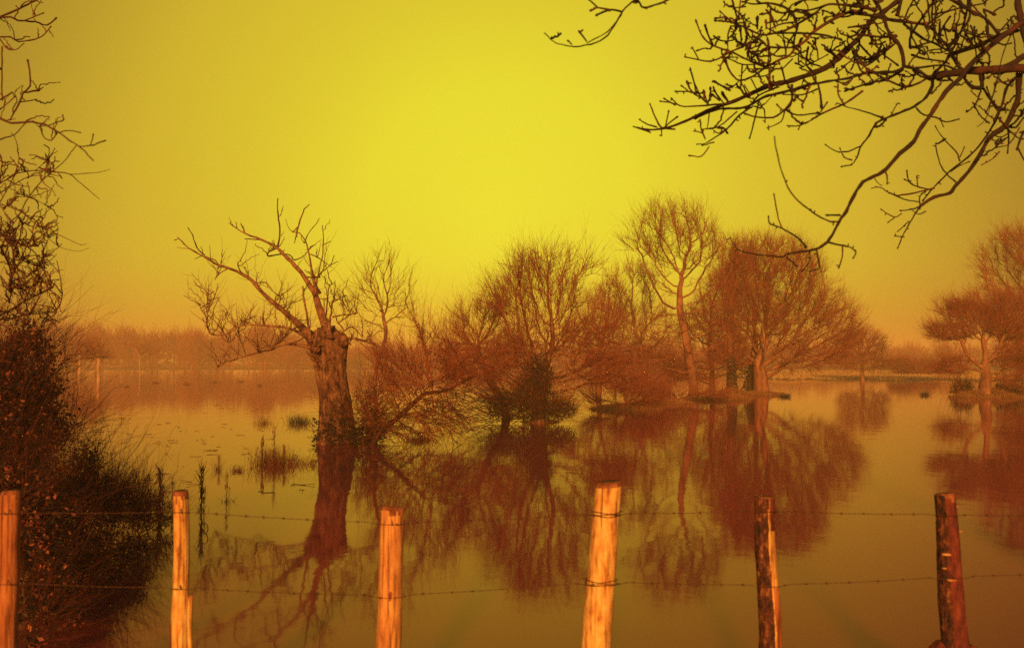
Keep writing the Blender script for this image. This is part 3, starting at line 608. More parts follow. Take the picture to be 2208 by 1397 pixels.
# rank stems round the foot, with dark ivy leaves added as its shading
n = 700; a = RNG.uniform(R(-115),R(75),n); z = RNG.random(n)**1.8*1.3
pts = np.column_stack([pb[0]+0.12+np.cos(a)*(0.55+0.2*RNG.random(n)), D0+np.sin(a)*0.55, z])
P1, R1 = twigs(pts, np.column_stack([np.cos(a),np.sin(a)-0.5,np.zeros(n)]), 0.65, 0.006, k=5, spread=0.6, up=0.05, curve=0.5)
tubes('creeper', [(P1,R1)], M['stem'], tp, 3)
n = 900; a = RNG.uniform(0,2*math.pi,n); z = RNG.random(n)**1.5*0.6
leaf_cloud('ivy', np.column_stack([pb[0]+0.16+np.cos(a)*(0.56+0.25*RNG.random(n))+0.25*(RNG.random(n)<0.4), D0+np.sin(a)*0.55, z+0.03]), 0.045, M['ivy'], tp)
for (bx_,by_,rw,rh) in [(738,768,36,34),(806,748,44,44),(848,757,34,30),(884,778,30,26),(765,785,32,34),(826,792,40,34),(772,748,30,30)]:
    c = at(360+0.4295*bx_, 400+0.4295*by_, D0-0.25+0.12*math.sin(bx_)); V = []; fc = []; ns, ng = 16, 9; k_ = 0.4295*D0/F
    for i in range(ng+1):
        th = math.pi*i/ng
        for k in range(ns):
            a = 2*math.pi*k/ns; d = Vector((math.sin(th)*math.cos(a), math.sin(th)*math.sin(a), math.cos(th))); f = 1+0.5*mnoise.noise(d*1.9+Vector((bx_,0,0)))+0.25*mnoise.noise(d*5+Vector((bx_,3,0)))
            V.append([c[0]+d.x*f*rw*k_-pb[0], c[1]+d.y*f*rw*k_-D0, c[2]+d.z*f*rh*k_])
    for i in range(ng):
        for k in range(ns): fc.append([i*ns+k,(i+1)*ns+k,(i+1)*ns+(k+1)%ns,i*ns+(k+1)%ns])
    me = bpy.data.meshes.new('burr'); me.from_pydata(V,[],fc); me.materials.append(M['bark'])
    for p in me.polygons: p.use_smooth = True
    o = bpy.data.objects.new('burr', me); COL.objects.link(o); o.parent = tp

# ---- sapling behind the pollard
sc_tree('sapling', 'slender young tree rising just behind the broken pollard and on its right', (800,942), 27.0, [(812,880),(806,820),(820,765),(831,715),(822,670)],
        [(822,610,48,75,1.3),(800,680,38,40),(870,640,26,60,0.8),(770,640,25,50,0.7)], 0.05, density=26, tw=(0.42,0.006), ntw=2, nsub=2, mats=('limb','twig'), r_tip=0.009, split=0.02, twup=0.5)
# ---- leaning willow to the right of the pollard
lw, Nn, rr_ = sc_tree('leaning_willow', 'low sprawling willow with one thick limb leaning right out of the water beside the pollard', (792,952), 24.3, [(822,930),(852,905),(884,876),(910,852),(932,846),(962,842),(1000,822),(1040,800)],
        [(860,800,75,70,1.1),(930,740,60,55,1.1),(900,870,85,55,1.1),(985,800,60,35),(960,900,45,35),(800,870,40,60,0.9),(900,690,30,30,0.7),(885,928,78,26,1.3),(795,905,42,40,1.1)], 0.068, density=34, tw=(0.6,0.006), ntw=2, nsub=2, mats=('stem','twig'), r_tip=0.008, split=0.03, twup=0.15, cat='willow')
n = 110; u = RNG.random(n); pts = np.array([at(800+210*a, 945-150*a*(0.4+0.6*b_)-40*b_, 24.2+0.5*(c_-0.5)) for a,b_,c_ in zip(u,RNG.random(n),RNG.random(n))])
P1, R1 = twigs(pts, np.tile([0.8,-0.2,0.05],(n,1)), 0.85, 0.010, k=6, spread=0.5, up=0.0, curve=-0.35); P2, R2 = subtwigs(P1,R1,2,0.55,k=4,spread=0.5,curve=-0.15)
P1[:,:,2] = np.maximum(P1[:,:,2],-0.05); P2[:,:,2] = np.maximum(P2[:,:,2],-0.05)
tubes('low_branches', [(P1,R1),(P2,R2)], M['stem'], lw, 4)
# ---- central ivied tree and its neighbours
tmid, Nn, rr_ = sc_tree('ivied_tree', 'domed bushy tree in the middle of the picture whose dark ivied foot stands in water', (1160,908), 33.3, [(1163,875),(1168,840),(1172,815)],
        [(1195,585,105,62,1.3),(1120,640,75,55),(1230,640,70,60),(1180,720,110,60),(1270,730,85,60),(1100,790,80,55),(1290,790,85,55),(1330,820,50,35,0.8),(1010,790,50,35,0.6),(1075,850,55,40,0.8),(1180,850,70,45,0.9)], 0.22, density=36, tw=(0.6,0.0075), ntw=3, nsub=4, mats=('bark','twig'), r_tip=0.011)
n = 3800; v = unit(RNG.normal(size=(n,3)))*(RNG.random(n)**0.4)[:,None]; sC = 33.3/F
cs = [(1150,858,45,55),(1108,876,62,34),(1160,815,34,50),(1195,886,50,24)]
pts = np.concatenate([np.array([at(cx,cy,33.1)[0],33.1,at(cx,cy,33.1)[2]])+v[i::4]*np.array([rx*sC,0.75*rx*sC,ry*sC]) for i,(cx,cy,rx,ry) in enumerate(cs)])
pts = pts[pts[:,2] > 0.02]; leaf_cloud('ivy', pts, 0.034, M['ivy'], tmid)
q_ = pts[RNG.random(len(pts)) < 0.55]; P5, R5 = twigs(q_, np.column_stack([RNG.normal(size=len(q_))-0.4, RNG.normal(size=len(q_)), RNG.normal(size=len(q_))*0.5+0.3]), 0.55, 0.007, k=4, spread=0.4, up=0.1, curve=0.4)
n = 90; c = at(1098,885,33); pts = np.column_stack([c[0]+RNG.normal(size=n)*0.5, 33+RNG.normal(size=n)*0.4, RNG.uniform(0.05,0.9,n)])
P1, R1 = twigs(pts, np.column_stack([-np.ones(n), -0.4*np.ones(n), np.zeros(n)]), 1.3, 0.012, k=5, spread=0.35, up=0.05, curve=0.3); P2, R2 = subtwigs(P1,R1,2,0.5,k=3,spread=0.4)
tubes('low_branches', [(P1,R1),(P2,R2),(P5,R5)], M['stem'], tmid, 3)
sc_tree('spreading_shrub', 'spreading grey-twigged shrub between the leaning willow and the ivied tree', (1095,898), 35.5, [(1080,860),(1050,810),(1032,760)],
        [(1020,700,65,50,1.2),(1060,760,75,55),(990,740,40,35,0.8),(1000,800,50,30,0.8),(1075,670,35,30,0.7)], 0.13, density=40, tw=(0.55,0.0075), ntw=3, nsub=4, mats=('bark','twig'), r_tip=0.01, cat='shrub')
# ---- tall tree, thicket behind, broad round tree group on the islet
sc_tree('tall_tree', 'tallest tree on the islet with a fan-shaped top and pale forked trunk', (1496,858), 55, [(1495,820),(1487,770),(1477,715),(1467,660)],
        [(1455,520,108,88,1.5),(1450,600,70,50,0.9),(1500,700,75,70,0.7),(1440,700,60,60,0.7),(1530,640,45,50,0.7),(1410,560,35,45,0.6),(1540,740,60,50,0.7),(1455,780,70,40,0.8),(1500,800,60,30,0.7)], 0.25, density=44, tw=(0.8,0.010), ntw=3, nsub=5, mats=('palebark','twig'), r_tip=0.016, twup=0.25, up=0.08)
sc_tree('thicket_tree', 'rounded hazy tree tangled behind the gap left of the tallest one', (1392,846), 66, [(1390,800),(1382,740)],
        [(1375,640,52,75),(1400,720,70,60),(1350,730,45,60),(1410,800,80,45,1.0),(1340,790,60,45,0.9),(1310,700,45,60,0.9),(1350,600,45,45,0.6)], 0.22, density=34, tw=(0.8,0.011), ntw=3, nsub=4, r_tip=0.016)
sc_tree('thicket_tree', 'low hazy tree closing the gap between the ivied tree and the rounded thicket', (1290,842), 70, [(1292,800),(1295,750)],
        [(1285,730,75,65),(1320,660,50,60,0.8),(1260,790,80,40,0.9),(1340,770,70,50,0.8)], 0.2, density=30, tw=(0.8,0.012), ntw=3, nsub=4, r_tip=0.016)
sc_tree('thicket_tree', 'dense hazy tree closing the gap between the tallest tree and the broad one', (1536,842), 71, [(1535,800),(1530,740)],
        [(1530,720,65,80),(1555,640,50,60,0.8),(1500,790,70,40,0.9),(1580,770,70,50,0.8)], 0.2, density=32, tw=(0.8,0.012), ntw=3, nsub=4, r_tip=0.016)
sc_tree('broad_tree', 'broadest round-headed tree with a short pale trunk at the right end of the islet', (1643,850), 63, [(1640,815),(1636,780)],
        [(1670,610,112,105,1.2),(1800,700,60,60),(1760,680,80,70),(1640,700,105,85),(1740,750,100,50),(1790,730,60,45),(1600,750,70,45),(1690,780,90,28,0.8)], 0.42, density=36, tw=(0.85,0.011), ntw=4, nsub=5, r_tip=0.017)
sc_tree('dark_trunk_tree', 'tree with a black ivied trunk next to the tallest tree on the islet', (1579,850), 62, [(1578,805),(1575,760)],
        [(1575,640,50,85),(1560,720,60,60),(1590,560,45,60),(1540,780,45,30,0.6)], 0.24, density=34, tw=(0.8,0.011), ntw=3, nsub=5, ivy=2.6, r_tip=0.016)
sc_tree('dark_trunk_tree', 'tree with a black leaning trunk pressed against the pale trunk of the broad one', (1616,848), 64.5, [(1622,805),(1630,750)],
        [(1620,580,55,80),(1650,680,70,60),(1600,680,50,60)], 0.30, density=32, tw=(0.8,0.011), ntw=3, nsub=5, ivy=2.4, r_tip=0.016, zsink=0.3)
sc_tree('islet_shrub', 'low reddish shrub on the near edge of the islet right of the ivied tree', (1345,880), 42.5, [(1345,872)],
        [(1345,850,70,28),(1390,855,50,25),(1300,855,40,25)], 0.05, density=22, tw=(0.7,0.007), ntw=2, nsub=2, mats=('twig','twig'), r_tip=0.009, cat='shrub', split=0.05, twup=0.6)
sc_tree('islet_shrub', 'low brown shrub at the foot of the tallest tree on the islet', (1460,866), 51, [(1460,860)],
        [(1455,848,60,20),(1520,850,50,18)], 0.05, density=20, tw=(0.6,0.008), ntw=2, nsub=2, mats=('twig','twig'), r_tip=0.01, cat='shrub', split=0.05, twup=0.6)
# ---- misty trees out on the right
sc_tree('misty_tree', 'small faint tree standing alone in mist on the open right bank', (1860,823), 110, [(1860,795),(1860,770)],
        [(1860,750,52,42),(1860,780,60,25,0.8)], 0.22, density=44, tw=(0.8,0.014), ntw=2, nsub=3, r_tip=0.022)
sc_tree('misty_shrub', 'faint low domed shrub in mist right of the lone small tree', (1966,815), 150, [(1966,806)],
        [(1966,789,46,20),(1990,797,40,12)], 0.2, density=60, tw=(0.9,0.02), ntw=2, nsub=3, r_tip=0.025, cat='shrub', split=0.1)
sc_tree('flat_topped_tree', 'flat-topped tree with an orange sunlit trunk near the right edge', (2125,854), 58, [(2125,815),(2125,785)],
        [(2085,672,60,28,1.5),(2060,715,55,28),(2062,785,42,26,1.4),(2180,690,60,60),(2190,770,60,30,1.3),(2120,700,50,30,0.7),(2175,810,40,18)], 0.32, density=50, tw=(0.7,0.011), ntw=4, nsub=5, r_tip=0.015)
sc_tree('big_edge_tree', 'big soft-crowned tree cut off by the right edge behind the flat-topped one', (2290,842), 78, [(2285,790),(2275,730)],
        [(2225,572,108,92,1.3),(2190,650,95,75),(2290,620,110,120),(2240,740,90,60)], 0.45, density=26, tw=(1.0,0.013), ntw=4, nsub=5, r_tip=0.018)
for px,py,D,wx,lab in [(2075,846,60.5,26,'low dark hedge clump left of the flat-topped tree trunk'),(2170,846,58.5,34,'low dark hedge clump right of the flat-topped tree trunk'),(2235,842,57,40,'low dark hedge clump cut off by the right edge')]:
    b0 = at(px,py,D); h = thing('hedge_clump', lab, 'hedge', (b0[0],D,0), 'dark hedge clumps on the right bank')
    n = 1500; v = unit(RNG.normal(size=(n,3)))*(RNG.random(n)**0.4)[:,None]; v[:,2] = np.abs(v[:,2])
    leaf_cloud('leaves', np.array([b0[0],D,0.15])+v*np.array([wx*D/F,0.6,0.75])*(0.8+0.4*RNG.random((n,1))), 0.05, M['leaf'], h)
    pts = np.column_stack([b0[0]+RNG.normal(size=120)*wx*D/F*0.5, D+RNG.normal(size=120)*0.3, np.full(120,0.1)])
    tubes('stems', [twigs(pts, np.tile([0,0,1.0],(120,1)), 0.9, 0.012, spread=0.4)], M['stem'], h, 3)

# ------------------------------------------------------------------ far bank: wood, and a few pale trunks in front of it
def wood_mass(name, specs, D, mat, seedn):
    CH = []
    for px, top, half in specs:
        b0 = at(px, 797, D); hgt = (797-top)*D/F; wx = half*D/F; n = int(260*half/22)
        v = unit(RNG.normal(size=(n,3)))*(RNG.random(n)**0.45)[:,None]
        pts = np.array([b0[0], D+RNG.normal()*6, hgt*0.52])+v*np.array([wx, wx*0.8, hgt*0.5])
        P1,R1 = twigs(pts, unit(v+np.array([0,0,0.5])), 2.4, 0.075, k=3, spread=0.5, up=0.4); P2,R2 = subtwigs(P1,R1,3,0.6,k=3,spread=0.5)
        CH += [(P1,R1),(P2,R2),(np.array([[b0[0],pts[0,1],-0.1],[b0[0]+0.2,pts[0,1],hgt*0.5],[b0[0],pts[0,1],hgt*0.9]])[None], np.array([[0.3,0.2,0.05]]))]
    o = tubes(name, CH, mat, None, 3); o['kind'] = 'stuff'; return o
specs = []; x = -40
while x < 720:
    top = 728+8*math.sin(x*0.031)+6*math.sin(x*0.083+1)+random.uniform(-10,7)
    if 120 < x < 210: top -= 6
    if 340 < x < 420: top += 10
    if 600 < x < 700: top += 10
    specs.append((x, top, random.uniform(14,34))); x += random.uniform(12,24)
wood_mass('distant_wood', specs, 296, M['twig'], 1)
specs = []; x = 700
while x < 2320:
    top = 768+8*math.sin(x*0.021)+random.uniform(-6,6)
    specs.append((x, top, random.uniform(14,26))); x += random.uniform(16,26)
wood_mass('distant_wood', specs, 330, M['twig'], 2)
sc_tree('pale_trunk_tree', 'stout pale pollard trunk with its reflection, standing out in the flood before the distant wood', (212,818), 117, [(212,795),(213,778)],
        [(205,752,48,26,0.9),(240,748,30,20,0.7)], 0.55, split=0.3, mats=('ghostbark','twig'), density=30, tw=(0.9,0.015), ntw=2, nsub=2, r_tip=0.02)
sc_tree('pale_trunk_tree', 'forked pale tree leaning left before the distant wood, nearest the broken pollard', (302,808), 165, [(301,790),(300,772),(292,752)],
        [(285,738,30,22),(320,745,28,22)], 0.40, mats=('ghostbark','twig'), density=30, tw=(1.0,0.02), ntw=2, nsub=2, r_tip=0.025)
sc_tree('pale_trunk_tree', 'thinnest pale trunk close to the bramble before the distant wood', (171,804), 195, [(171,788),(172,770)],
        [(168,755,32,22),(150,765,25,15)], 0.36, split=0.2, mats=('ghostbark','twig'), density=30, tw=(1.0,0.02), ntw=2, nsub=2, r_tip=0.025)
b0 = at(240,790,280); tt = np.linspace(0,1,9)
lg = tubes('fallen_log', [(np.column_stack([b0[0]-2.2+tt*5.2, np.full(9,280.0), 0.95+0.06*np.sin(tt*9)]), 0.20*(1-0.35*tt))], M['palebark'], None, 8)
tag(lg, 'pale fallen log lying along the far shore beside the stout pale trunk', 'log')

# ------------------------------------------------------------------ reeds, tussocks and stalks in the water
def clump(name, label, cat, px, py, wpx, hpx, n, group=None, mat='reed', stalks=(), lean=0.28, wd=0.004):
    D = dist_of(py); b0 = at(px,py,D); s = D/F; o = thing(name, label, cat, (b0[0],D,0), group)
    pts = np.column_stack([b0[0]+RNG.normal(size=n)*wpx*s*0.42, D+RNG.normal(size=n)*wpx*s*0.35, np.full(n,-0.05)])
    ch = [blades(pts, hpx*s+0.05, wd, lean, 4)]
    for (sx,sh,sw) in stalks:
        c = at(px+sx,py,D); m = 60; zz = RNG.random(m)**0.6*sh*s; p = np.column_stack([c[0]+RNG.normal(size=m)*0.012, D+RNG.normal(size=m)*0.02, zz])
        lx_ = np.linspace(0,1,6); ch.append((np.column_stack([c[0]+0.03*lx_**2, D+0*lx_, -0.1+lx_*(sh*s+0.1)])[None], (sw*0.45*s*(1-0.7*lx_))[None]))
        ch.append(twigs(p, np.tile([0,0,1.0],(m,1)), sw*s*4.0, sw*s*0.2, k=3, spread=0.55, up=0.7))
    tubes('blades', ch, M[mat], o, 3); return o
clump('reed_clump','spiky dark reed clump with tall stalks in open water left of the pollard','reeds',590,1002,56,40,420, stalks=[(-25,55,2.4),(0,82,2.0),(22,40,1.8)])
clump('reed_clump','thin sparse reed patch between the tall-stalked clump and the pollard','reeds',645,1000,60,22,190, lean=0.45)
clump('reed_clump','dense black reed tuft beside the pollard, farther out','reeds',645,912,34,20,340, mat='ivy')
clump('reed_clump','small reddish reed tuft left of the black tuft and farther out','reeds',568,913,22,15,120)
clump('reed_clump','low reed tuft left of the tall-stalked clump','reeds',512,1014,20,13,90)
clump('reed_clump','narrow low reed tuft between the tall dock spikes and the tall-stalked clump','reeds',470,1012,10,22,40, stalks=[(2,30,1.4)])
for (px,py,h,sw,lab) in [(434,1100,90,4.2,'tallest dark dock spike, just behind the second fence post'),(345,1085,70,4.0,'thick dark dock spike over the end of the bramble'),(318,1085,62,2.4,'thin reddish dock stalk left of the thick dark spike'),
                         (290,1085,74,2.4,'reddish dock stalk rising from the bramble end, farthest left'),(372,1090,52,2.0,'short dock stalk between the thick spike and the second fence post'),(488,1080,58,1.6,'very thin pale dock stalk right of the second fence post')]:
    D = dist_of(py); clump('dock_stalk', lab, 'plant', px, py, 16, 12, 36, group='dock stalks standing in the shallows', stalks=[(0,h,sw),(5,h*0.55,sw*0.5)], mat='stem')
for i,(px,py) in enumerate([(336,826),(402,829),(464,825),(520,823),(560,832),(272,834)]):
    clump('grass_tussock','small dark grass tussock poking from the flood before the distant wood','tussock',px,py,9,5,50,'tussocks in the far left water',wd=0.02, lean=0.7)
clump('grass_tussock','solitary dark tussock in open water left of the flat-topped tree','tussock',1993,852,9,10,160, wd=0.012, lean=0.5, mat='ivy')
clump('grass_tussock','dark tuft caught among the twigs of the sprawling willow','tussock',905,950,34,16,260, wd=0.007, lean=0.6, mat='ivy')
clump('grass_tussock','dark tussock at the water edge below the broad round-headed tree','tussock',1692,856,16,9,160, wd=0.012, lean=0.5, mat='ivy')
# hooked twig in the water
c = at(440,1148,dist_of(1148)); D = dist_of(1148)
hk = tubes('hooked_twig', [(smooth_poly([at(x_,y_,D) for x_,y_ in [(436,1160),(447,1146),(448,1135),(443,1128),(438,1131)]],3), np.linspace(0.006,0.004,13))], M['stem'], None, 5)
tag(hk, 'little hooked twig sticking out of the water right of the second fence post', 'twig')

# ------------------------------------------------------------------ bramble on the left bank
br = thing('bramble_bush', 'dense dark leafy bramble filling the lower left bank down to the water', 'bramble', (-4.6, 9.0, float(height(-4.6,9.0))))
ell = [(20,900,7.9,95,150),(60,820,9.0,70,110),(110,960,9.6,75,90),(20,1130,7.0,110,130),(150,1090,9.5,95,80),(240,1110,11.0,85,48),(120,1190,8.6,110,60),(60,1260,7.2,90,90),(300,1135,11.8,55,26),(40,740,9.0,55,60),(-40,1000,7.5,120,260),(60,1340,6.6,60,70),(330,1145,11.6,38,14),(235,1185,9.6,80,42),(175,1245,8.6,75,50),(125,1325,7.6,62,50),(230,1060,11.5,60,40),(300,1090,12.3,60,36),(170,1010,10.5,45,50)]
LP = []; ST = []; SD = []
for cx,cy,D,rx,ry in ell:
    s = D/F; c = at(cx,cy,D); n = int(0.30*rx*ry*(D/8)**1.2)
    v = unit(RNG.normal(size=(n,3)))*(RNG.random(n)**0.38)[:,None]
    p = c+v*np.array([rx*s, min(rx,ry)*s*1.0, ry*s])
    k = vnoise(p[:,0]*5+p[:,1]*3, p[:,2]*5+p[:,1]*2, 21) > 0.36; p = p[k]
    if cx > 260 or (cx == 230): p = p[RNG.random(len(p)) < 0.22]
    p = p+RNG.normal(size=p.shape)*0.05*(RNG.random((len(p),1))<0.5)
    LP.append(p[p[:,2] > 0.03])
    m = int(24+rx*ry/60); v = unit(RNG.normal(size=(m,3)))*(0.5+0.5*RNG.random(m))[:,None]
    ST.append(c+v*np.array([rx*s, min(rx,ry)*s, ry*s])*0.9); SD.append(v)
LP = np.concatenate(LP); leaf_cloud('leaves', LP, 0.019, M['leaf'], br)
ST = np.concatenate(ST); SD = np.concatenate(SD); k = ST[:,2] > 0.05; ST = ST[k]; SD = SD[k]
P1, R1 = twigs(ST, SD+np.array([0.25,0,0.35]), 0.36, 0.0028, k=6, spread=0.9, up=0.3, curve=0.6); P2, R2 = subtwigs(P1,R1,3,0.45,k=4,spread=0.6)
n = 520; v = RNG.random((n,2)); pts = np.array([at(20+a*330*(0.3+0.7*b_), 1090+40*b_, 8.5+3*a) for a,b_ in v]); 
P3, R3 = twigs(pts, np.tile([0.1,0,1.0],(n,1)), 0.30, 0.0028, k=4, spread=0.35, up=0.4); P4, R4 = subtwigs(P3,R3,3,0.35,k=3,spread=0.7)
tubes('stems', [(P1,R1),(P2,R2)], M['stem'], br, 3)
n = 620; u = RNG.random(n); x0_ = 150+235*u; y1_ = 1045+110*u-45*RNG.random(n); pts = np.array([at(a,b_+60*RNG.random()*(1-0.6*c_),10.4+1.7*c_) for a,b_,c_ in zip(x0_,y1_,u)]); pts = pts[pts[:,2] > 0.02]; n = len(pts)
P5, R5 = twigs(pts, np.tile([0.15,0,0.7],(n,1)), 0.24, 0.0032, k=4, spread=0.8, up=0.3, curve=0.5); P6, R6 = subtwigs(P5,R5,3,0.4,k=3,spread=0.8)
tubes('red_shoots', [(P3,R3),(P4,R4),(P5,R5),(P6,R6)], M['redstem'], br, 3)

# ------------------------------------------------------------------ fence posts
FD = 5.3
def post_mesh(top, bot, wt, wb, seed, a0=0.0, a1=2*math.pi, extra=0.0, z_ext=0.55, ragged=0.0, t0=0.0, t1=1.0, sides=40, rings=64, tilt=0.10):
    """stake between two photo points, lumpy and slightly out of round; a0..a1 limits the sector (bark strips)"""
    T = at(top[0],top[1],FD); B = at(bot[0],bot[1],FD); full = abs(a1-a0) > 6.2
    ext = (B-T); B2 = B+ext/np.linalg.norm(ext)*z_ext; V = []; 
    L = np.linalg.norm(B2-T); r0 = 0.5*wt*FD/F; r1 = 0.5*wb*FD/F*(1+0.25*(wb/wt-1)*z_ext)
    ns = sides if full else sides+1
    for i in range(rings+1):
        t = t0+(t1-t0)*i/rings; c = T+(B2-T)*t
        c = c+np.array([0.012*mnoise.noise(Vector((seed,t*3.0,0))), 0.010*mnoise.noise(Vector((seed+9,t*3.0,0))), 0])
        r = r0+(r1-r0)*min(1,t*1.3)
        for k in range(ns):
            a = a0+(a1-a0)*k/sides
            if not full:
                e = 0.10*mnoise.noise(Vector((seed+4, t*22, 0 if k < ns/2 else 5)))+0.05*mnoise.noise(Vector((seed+6, t*70, 0 if k < ns/2 else 5)))
                a += (1 if k < ns/2 else -1)*e*abs(2*k/sides-1)**4*ragged
            d = Vector((math.cos(a)*1.3+seed, math.sin(a)*1.3, t*L*2.0))
            f = 1+0.07*mnoise.noise(d)+0.03*mnoise.noise(d*3.1)+0.02*mnoise.noise(Vector((math.cos(a)*7+seed, math.sin(a)*7, t*L*1.2)))
            rr = r*f+extra
            if extra: rr += extra*0.9*mnoise.noise(Vector((math.cos(a)*9+seed, math.sin(a)*9, t*L*34)))
            if full and i == 0: rr *= 0.90
            z = (tilt*math.cos(a+seed)*r if i == 0 else (tilt*math.cos(a+seed)*r*0.9 if i == 1 else 0))
            V.append([c[0]+rr*math.cos(a), c[1]+rr*math.sin(a), c[2]+z])
    fc = []
    for i in range(rings):
        for k in range(ns if full else ns-1):
            k2 = (k+1)%ns; fc.append([i*ns+k, (i+1)*ns+k, (i+1)*ns+k2, i*ns+k2])
    if full:
        c = np.mean(V[:ns],axis=0)-np.array([0,0,0.003]); V.append(list(c)); ci = len(V)-1
        for k in range(ns): fc.append([ci, k, (k+1)%ns])
    return V, fc, B2
def post_obj(name, V, fc, mat, parent=None, thick=0.0):
    org = np.array(parent['_org']); me = bpy.data.meshes.new(name)
    me.from_pydata([tuple(np.array(v)-org) for v in V], [], fc); me.materials.append(mat)
    for p in me.polygons: p.use_smooth = True
    o = bpy.data.objects.new(name, me); COL.objects.link(o); o.parent = parent
    if thick:
        md = o.modifiers.new('thickness','SOLIDIFY'); md.thickness = thick; md.offset = -1
    return o
G = 'fence posts along the water edge'
posts = [((24,1058),(15,1397),41,46,'redwood','reddish fence post at the left edge in front of the bramble'),
         ((391,1058),(390,1397),31,37,'wood','thinnest bright fence post with a short broken stake at its side'),
         ((846,1092),(838,1397),49,55,'orangewood','square-topped orange fence post with a dark knot, in front of the willow reflection'),
         ((1314,1039),(1284,1397),57,65,'wood','tallest brightest fence post, leaning left at the foot, with double wire loops'),
         ((1651,1070),(1660,1397),38,48,'wood','fence post half covered in dark bark with a bright stripped strip'),
         ((2038,1063),(2061,1397),40,54,'redbark','dark red bark-covered fence post with small bracket fungi')]
PT = []
for i,(tp_,bt_,wt,wb,mt,lab) in enumerate(posts):
    V, fc, B2 = post_mesh(tp_, bt_, wt, wb, 3.7*i+1, tilt=(0.14 if i in (0,2) else 0.10))
    t = thing('fence_post', lab, 'fence post', tuple(B2), G); PT.append(t)
    pb_ = post_obj('post', V, fc, M[mt], t)
    pb_.data.materials.append(M['endgrain'])
    for q_, pg in enumerate(pb_.data.polygons):
        rg = q_//40
        if q_ >= 64*40 or rg < 1 or (i != 3 and rg < 3 and mnoise.noise(Vector((q_%40*0.35, rg*0.8, i*7.0))) > (-0.25+0.3*rg if i in (1,2) else 0.0+0.2*rg)): pg.material_index = 1
    if i == 2:        # dark knot under the lower wire
        c = at(843,1278,FD); r_ = 0.5*52*FD/F; V = []; ns, ng = 18, 5
        for a_ in range(ng+1):
            for k in range(ns):
                w_ = 2*math.pi*k/ns; q0 = a_/ng; xx = math.cos(w_)*q0*0.016*(1+0.2*math.sin(3*w_)); zz = math.sin(w_)*q0*0.042*(1+0.15*math.cos(2*w_))
                V.append([c[0]+0.002+xx, FD-math.sqrt(max(0,(r_*1.06)**2-xx*xx))-0.004*(1-q0*q0)+0.004*q0, c[2]+zz])
        fc = [[a_*ns+k, a_*ns+(k+1)%ns, (a_+1)*ns+(k+1)%ns, (a_+1)*ns+k] for a_ in range(ng) for k in range(ns)]
        post_obj('knot', V, fc, M['endgrain'], t)
    c0 = at(tp_[0],tp_[1],FD)
    if i == 4:
        V, fc, _ = post_mesh(tp_, bt_, wt, wb, 3.7*i+1, a0=R(95), a1=R(277), extra=0.004, ragged=1.0, t0=0.004, sides=44, rings=110)
        post_obj('bark', V, fc, M['postbark'], t, 0.003)
        V, fc, _ = post_mesh(tp_, bt_, wt, wb, 3.7*i+1, a0=R(290), a1=R(470), extra=0.003, ragged=1.0, t0=0.004, t1=0.13, sides=30, rings=40)
        post_obj('bark', V, fc, M['redbark'], t, 0.002)
        V, fc, _ = post_mesh(tp_, bt_, wt, wb, 3.7*i+1, a0=R(285), a1=R(470), extra=0.002, ragged=1.0, t0=0.345, t1=1.0, sides=30, rings=60)
        post_obj('bark', V, fc, M['redwood'], t, 0.001)
    if i == 5:
        V, fc, _ = post_mesh(tp_, bt_, wt, wb, 3.7*i+1, a0=R(140), a1=R(245), extra=0.004, ragged=1.0, t0=0.004, sides=26, rings=90)
        post_obj('bark', V, fc, M['postbark'], t, 0.003)
        for (fx,fy,fw) in [(2040,1195,20),(2050,1250,22),(2068,1145,16),(2062,1092,10),(2070,1247,12),(2036,1225,12),(2062,1125,10)]:
            fr = 0.5*fw*FD/F; c = at(fx,fy,FD-0.055-0.01*random.random()); V = []; fc = []; ns = 14
            if fx > 2060: c = at(fx,fy,FD-0.01)
            for ring_,(rad,zz) in enumerate([(0.15,0.32),(0.75,0.30),(1.0,0.05),(0.9,-0.12),(0.2,-0.35)]):
                for k in range(ns):
                    a = 2*math.pi*k/ns; q_ = rad*fr*(1+0.15*math.sin(3*a+fx)); V.append([c[0]+q_*math.cos(a), c[1]+q_*0.9*math.sin(a), c[2]+zz*fr*0.8])
            for rg in range(4):
                for k in range(ns): fc.append([rg*ns+k,(rg+1)*ns+k,(rg+1)*ns+(k+1)%ns,rg*ns+(k+1)%ns])
            fc.append(list(range(ns))); post_obj('fungus', V, fc, M['fungus'], t)
# broken stake beside the second post
ts = at(410,1283,FD-0.02)
V, fc, B2 = post_mesh((411,1283),(409,1397), 13, 17, 31, sides=20, rings=30, tilt=0.6)
st = thing('broken_stake','short splintered stake standing against the right side of the thinnest fence post','stake',tuple(B2)); post_obj('stake', V, fc, M['wood'], st)
V, fc, B2 = post_mesh((372,1345),(374,1397), 12, 14, 37, sides=16, rings=20, tilt=0.7)
st = thing('broken_stake','stubby dark stake standing against the left side of the thinnest fence post','stake',tuple(B2)); post_obj('stake', V, fc, M['redbark'], st)
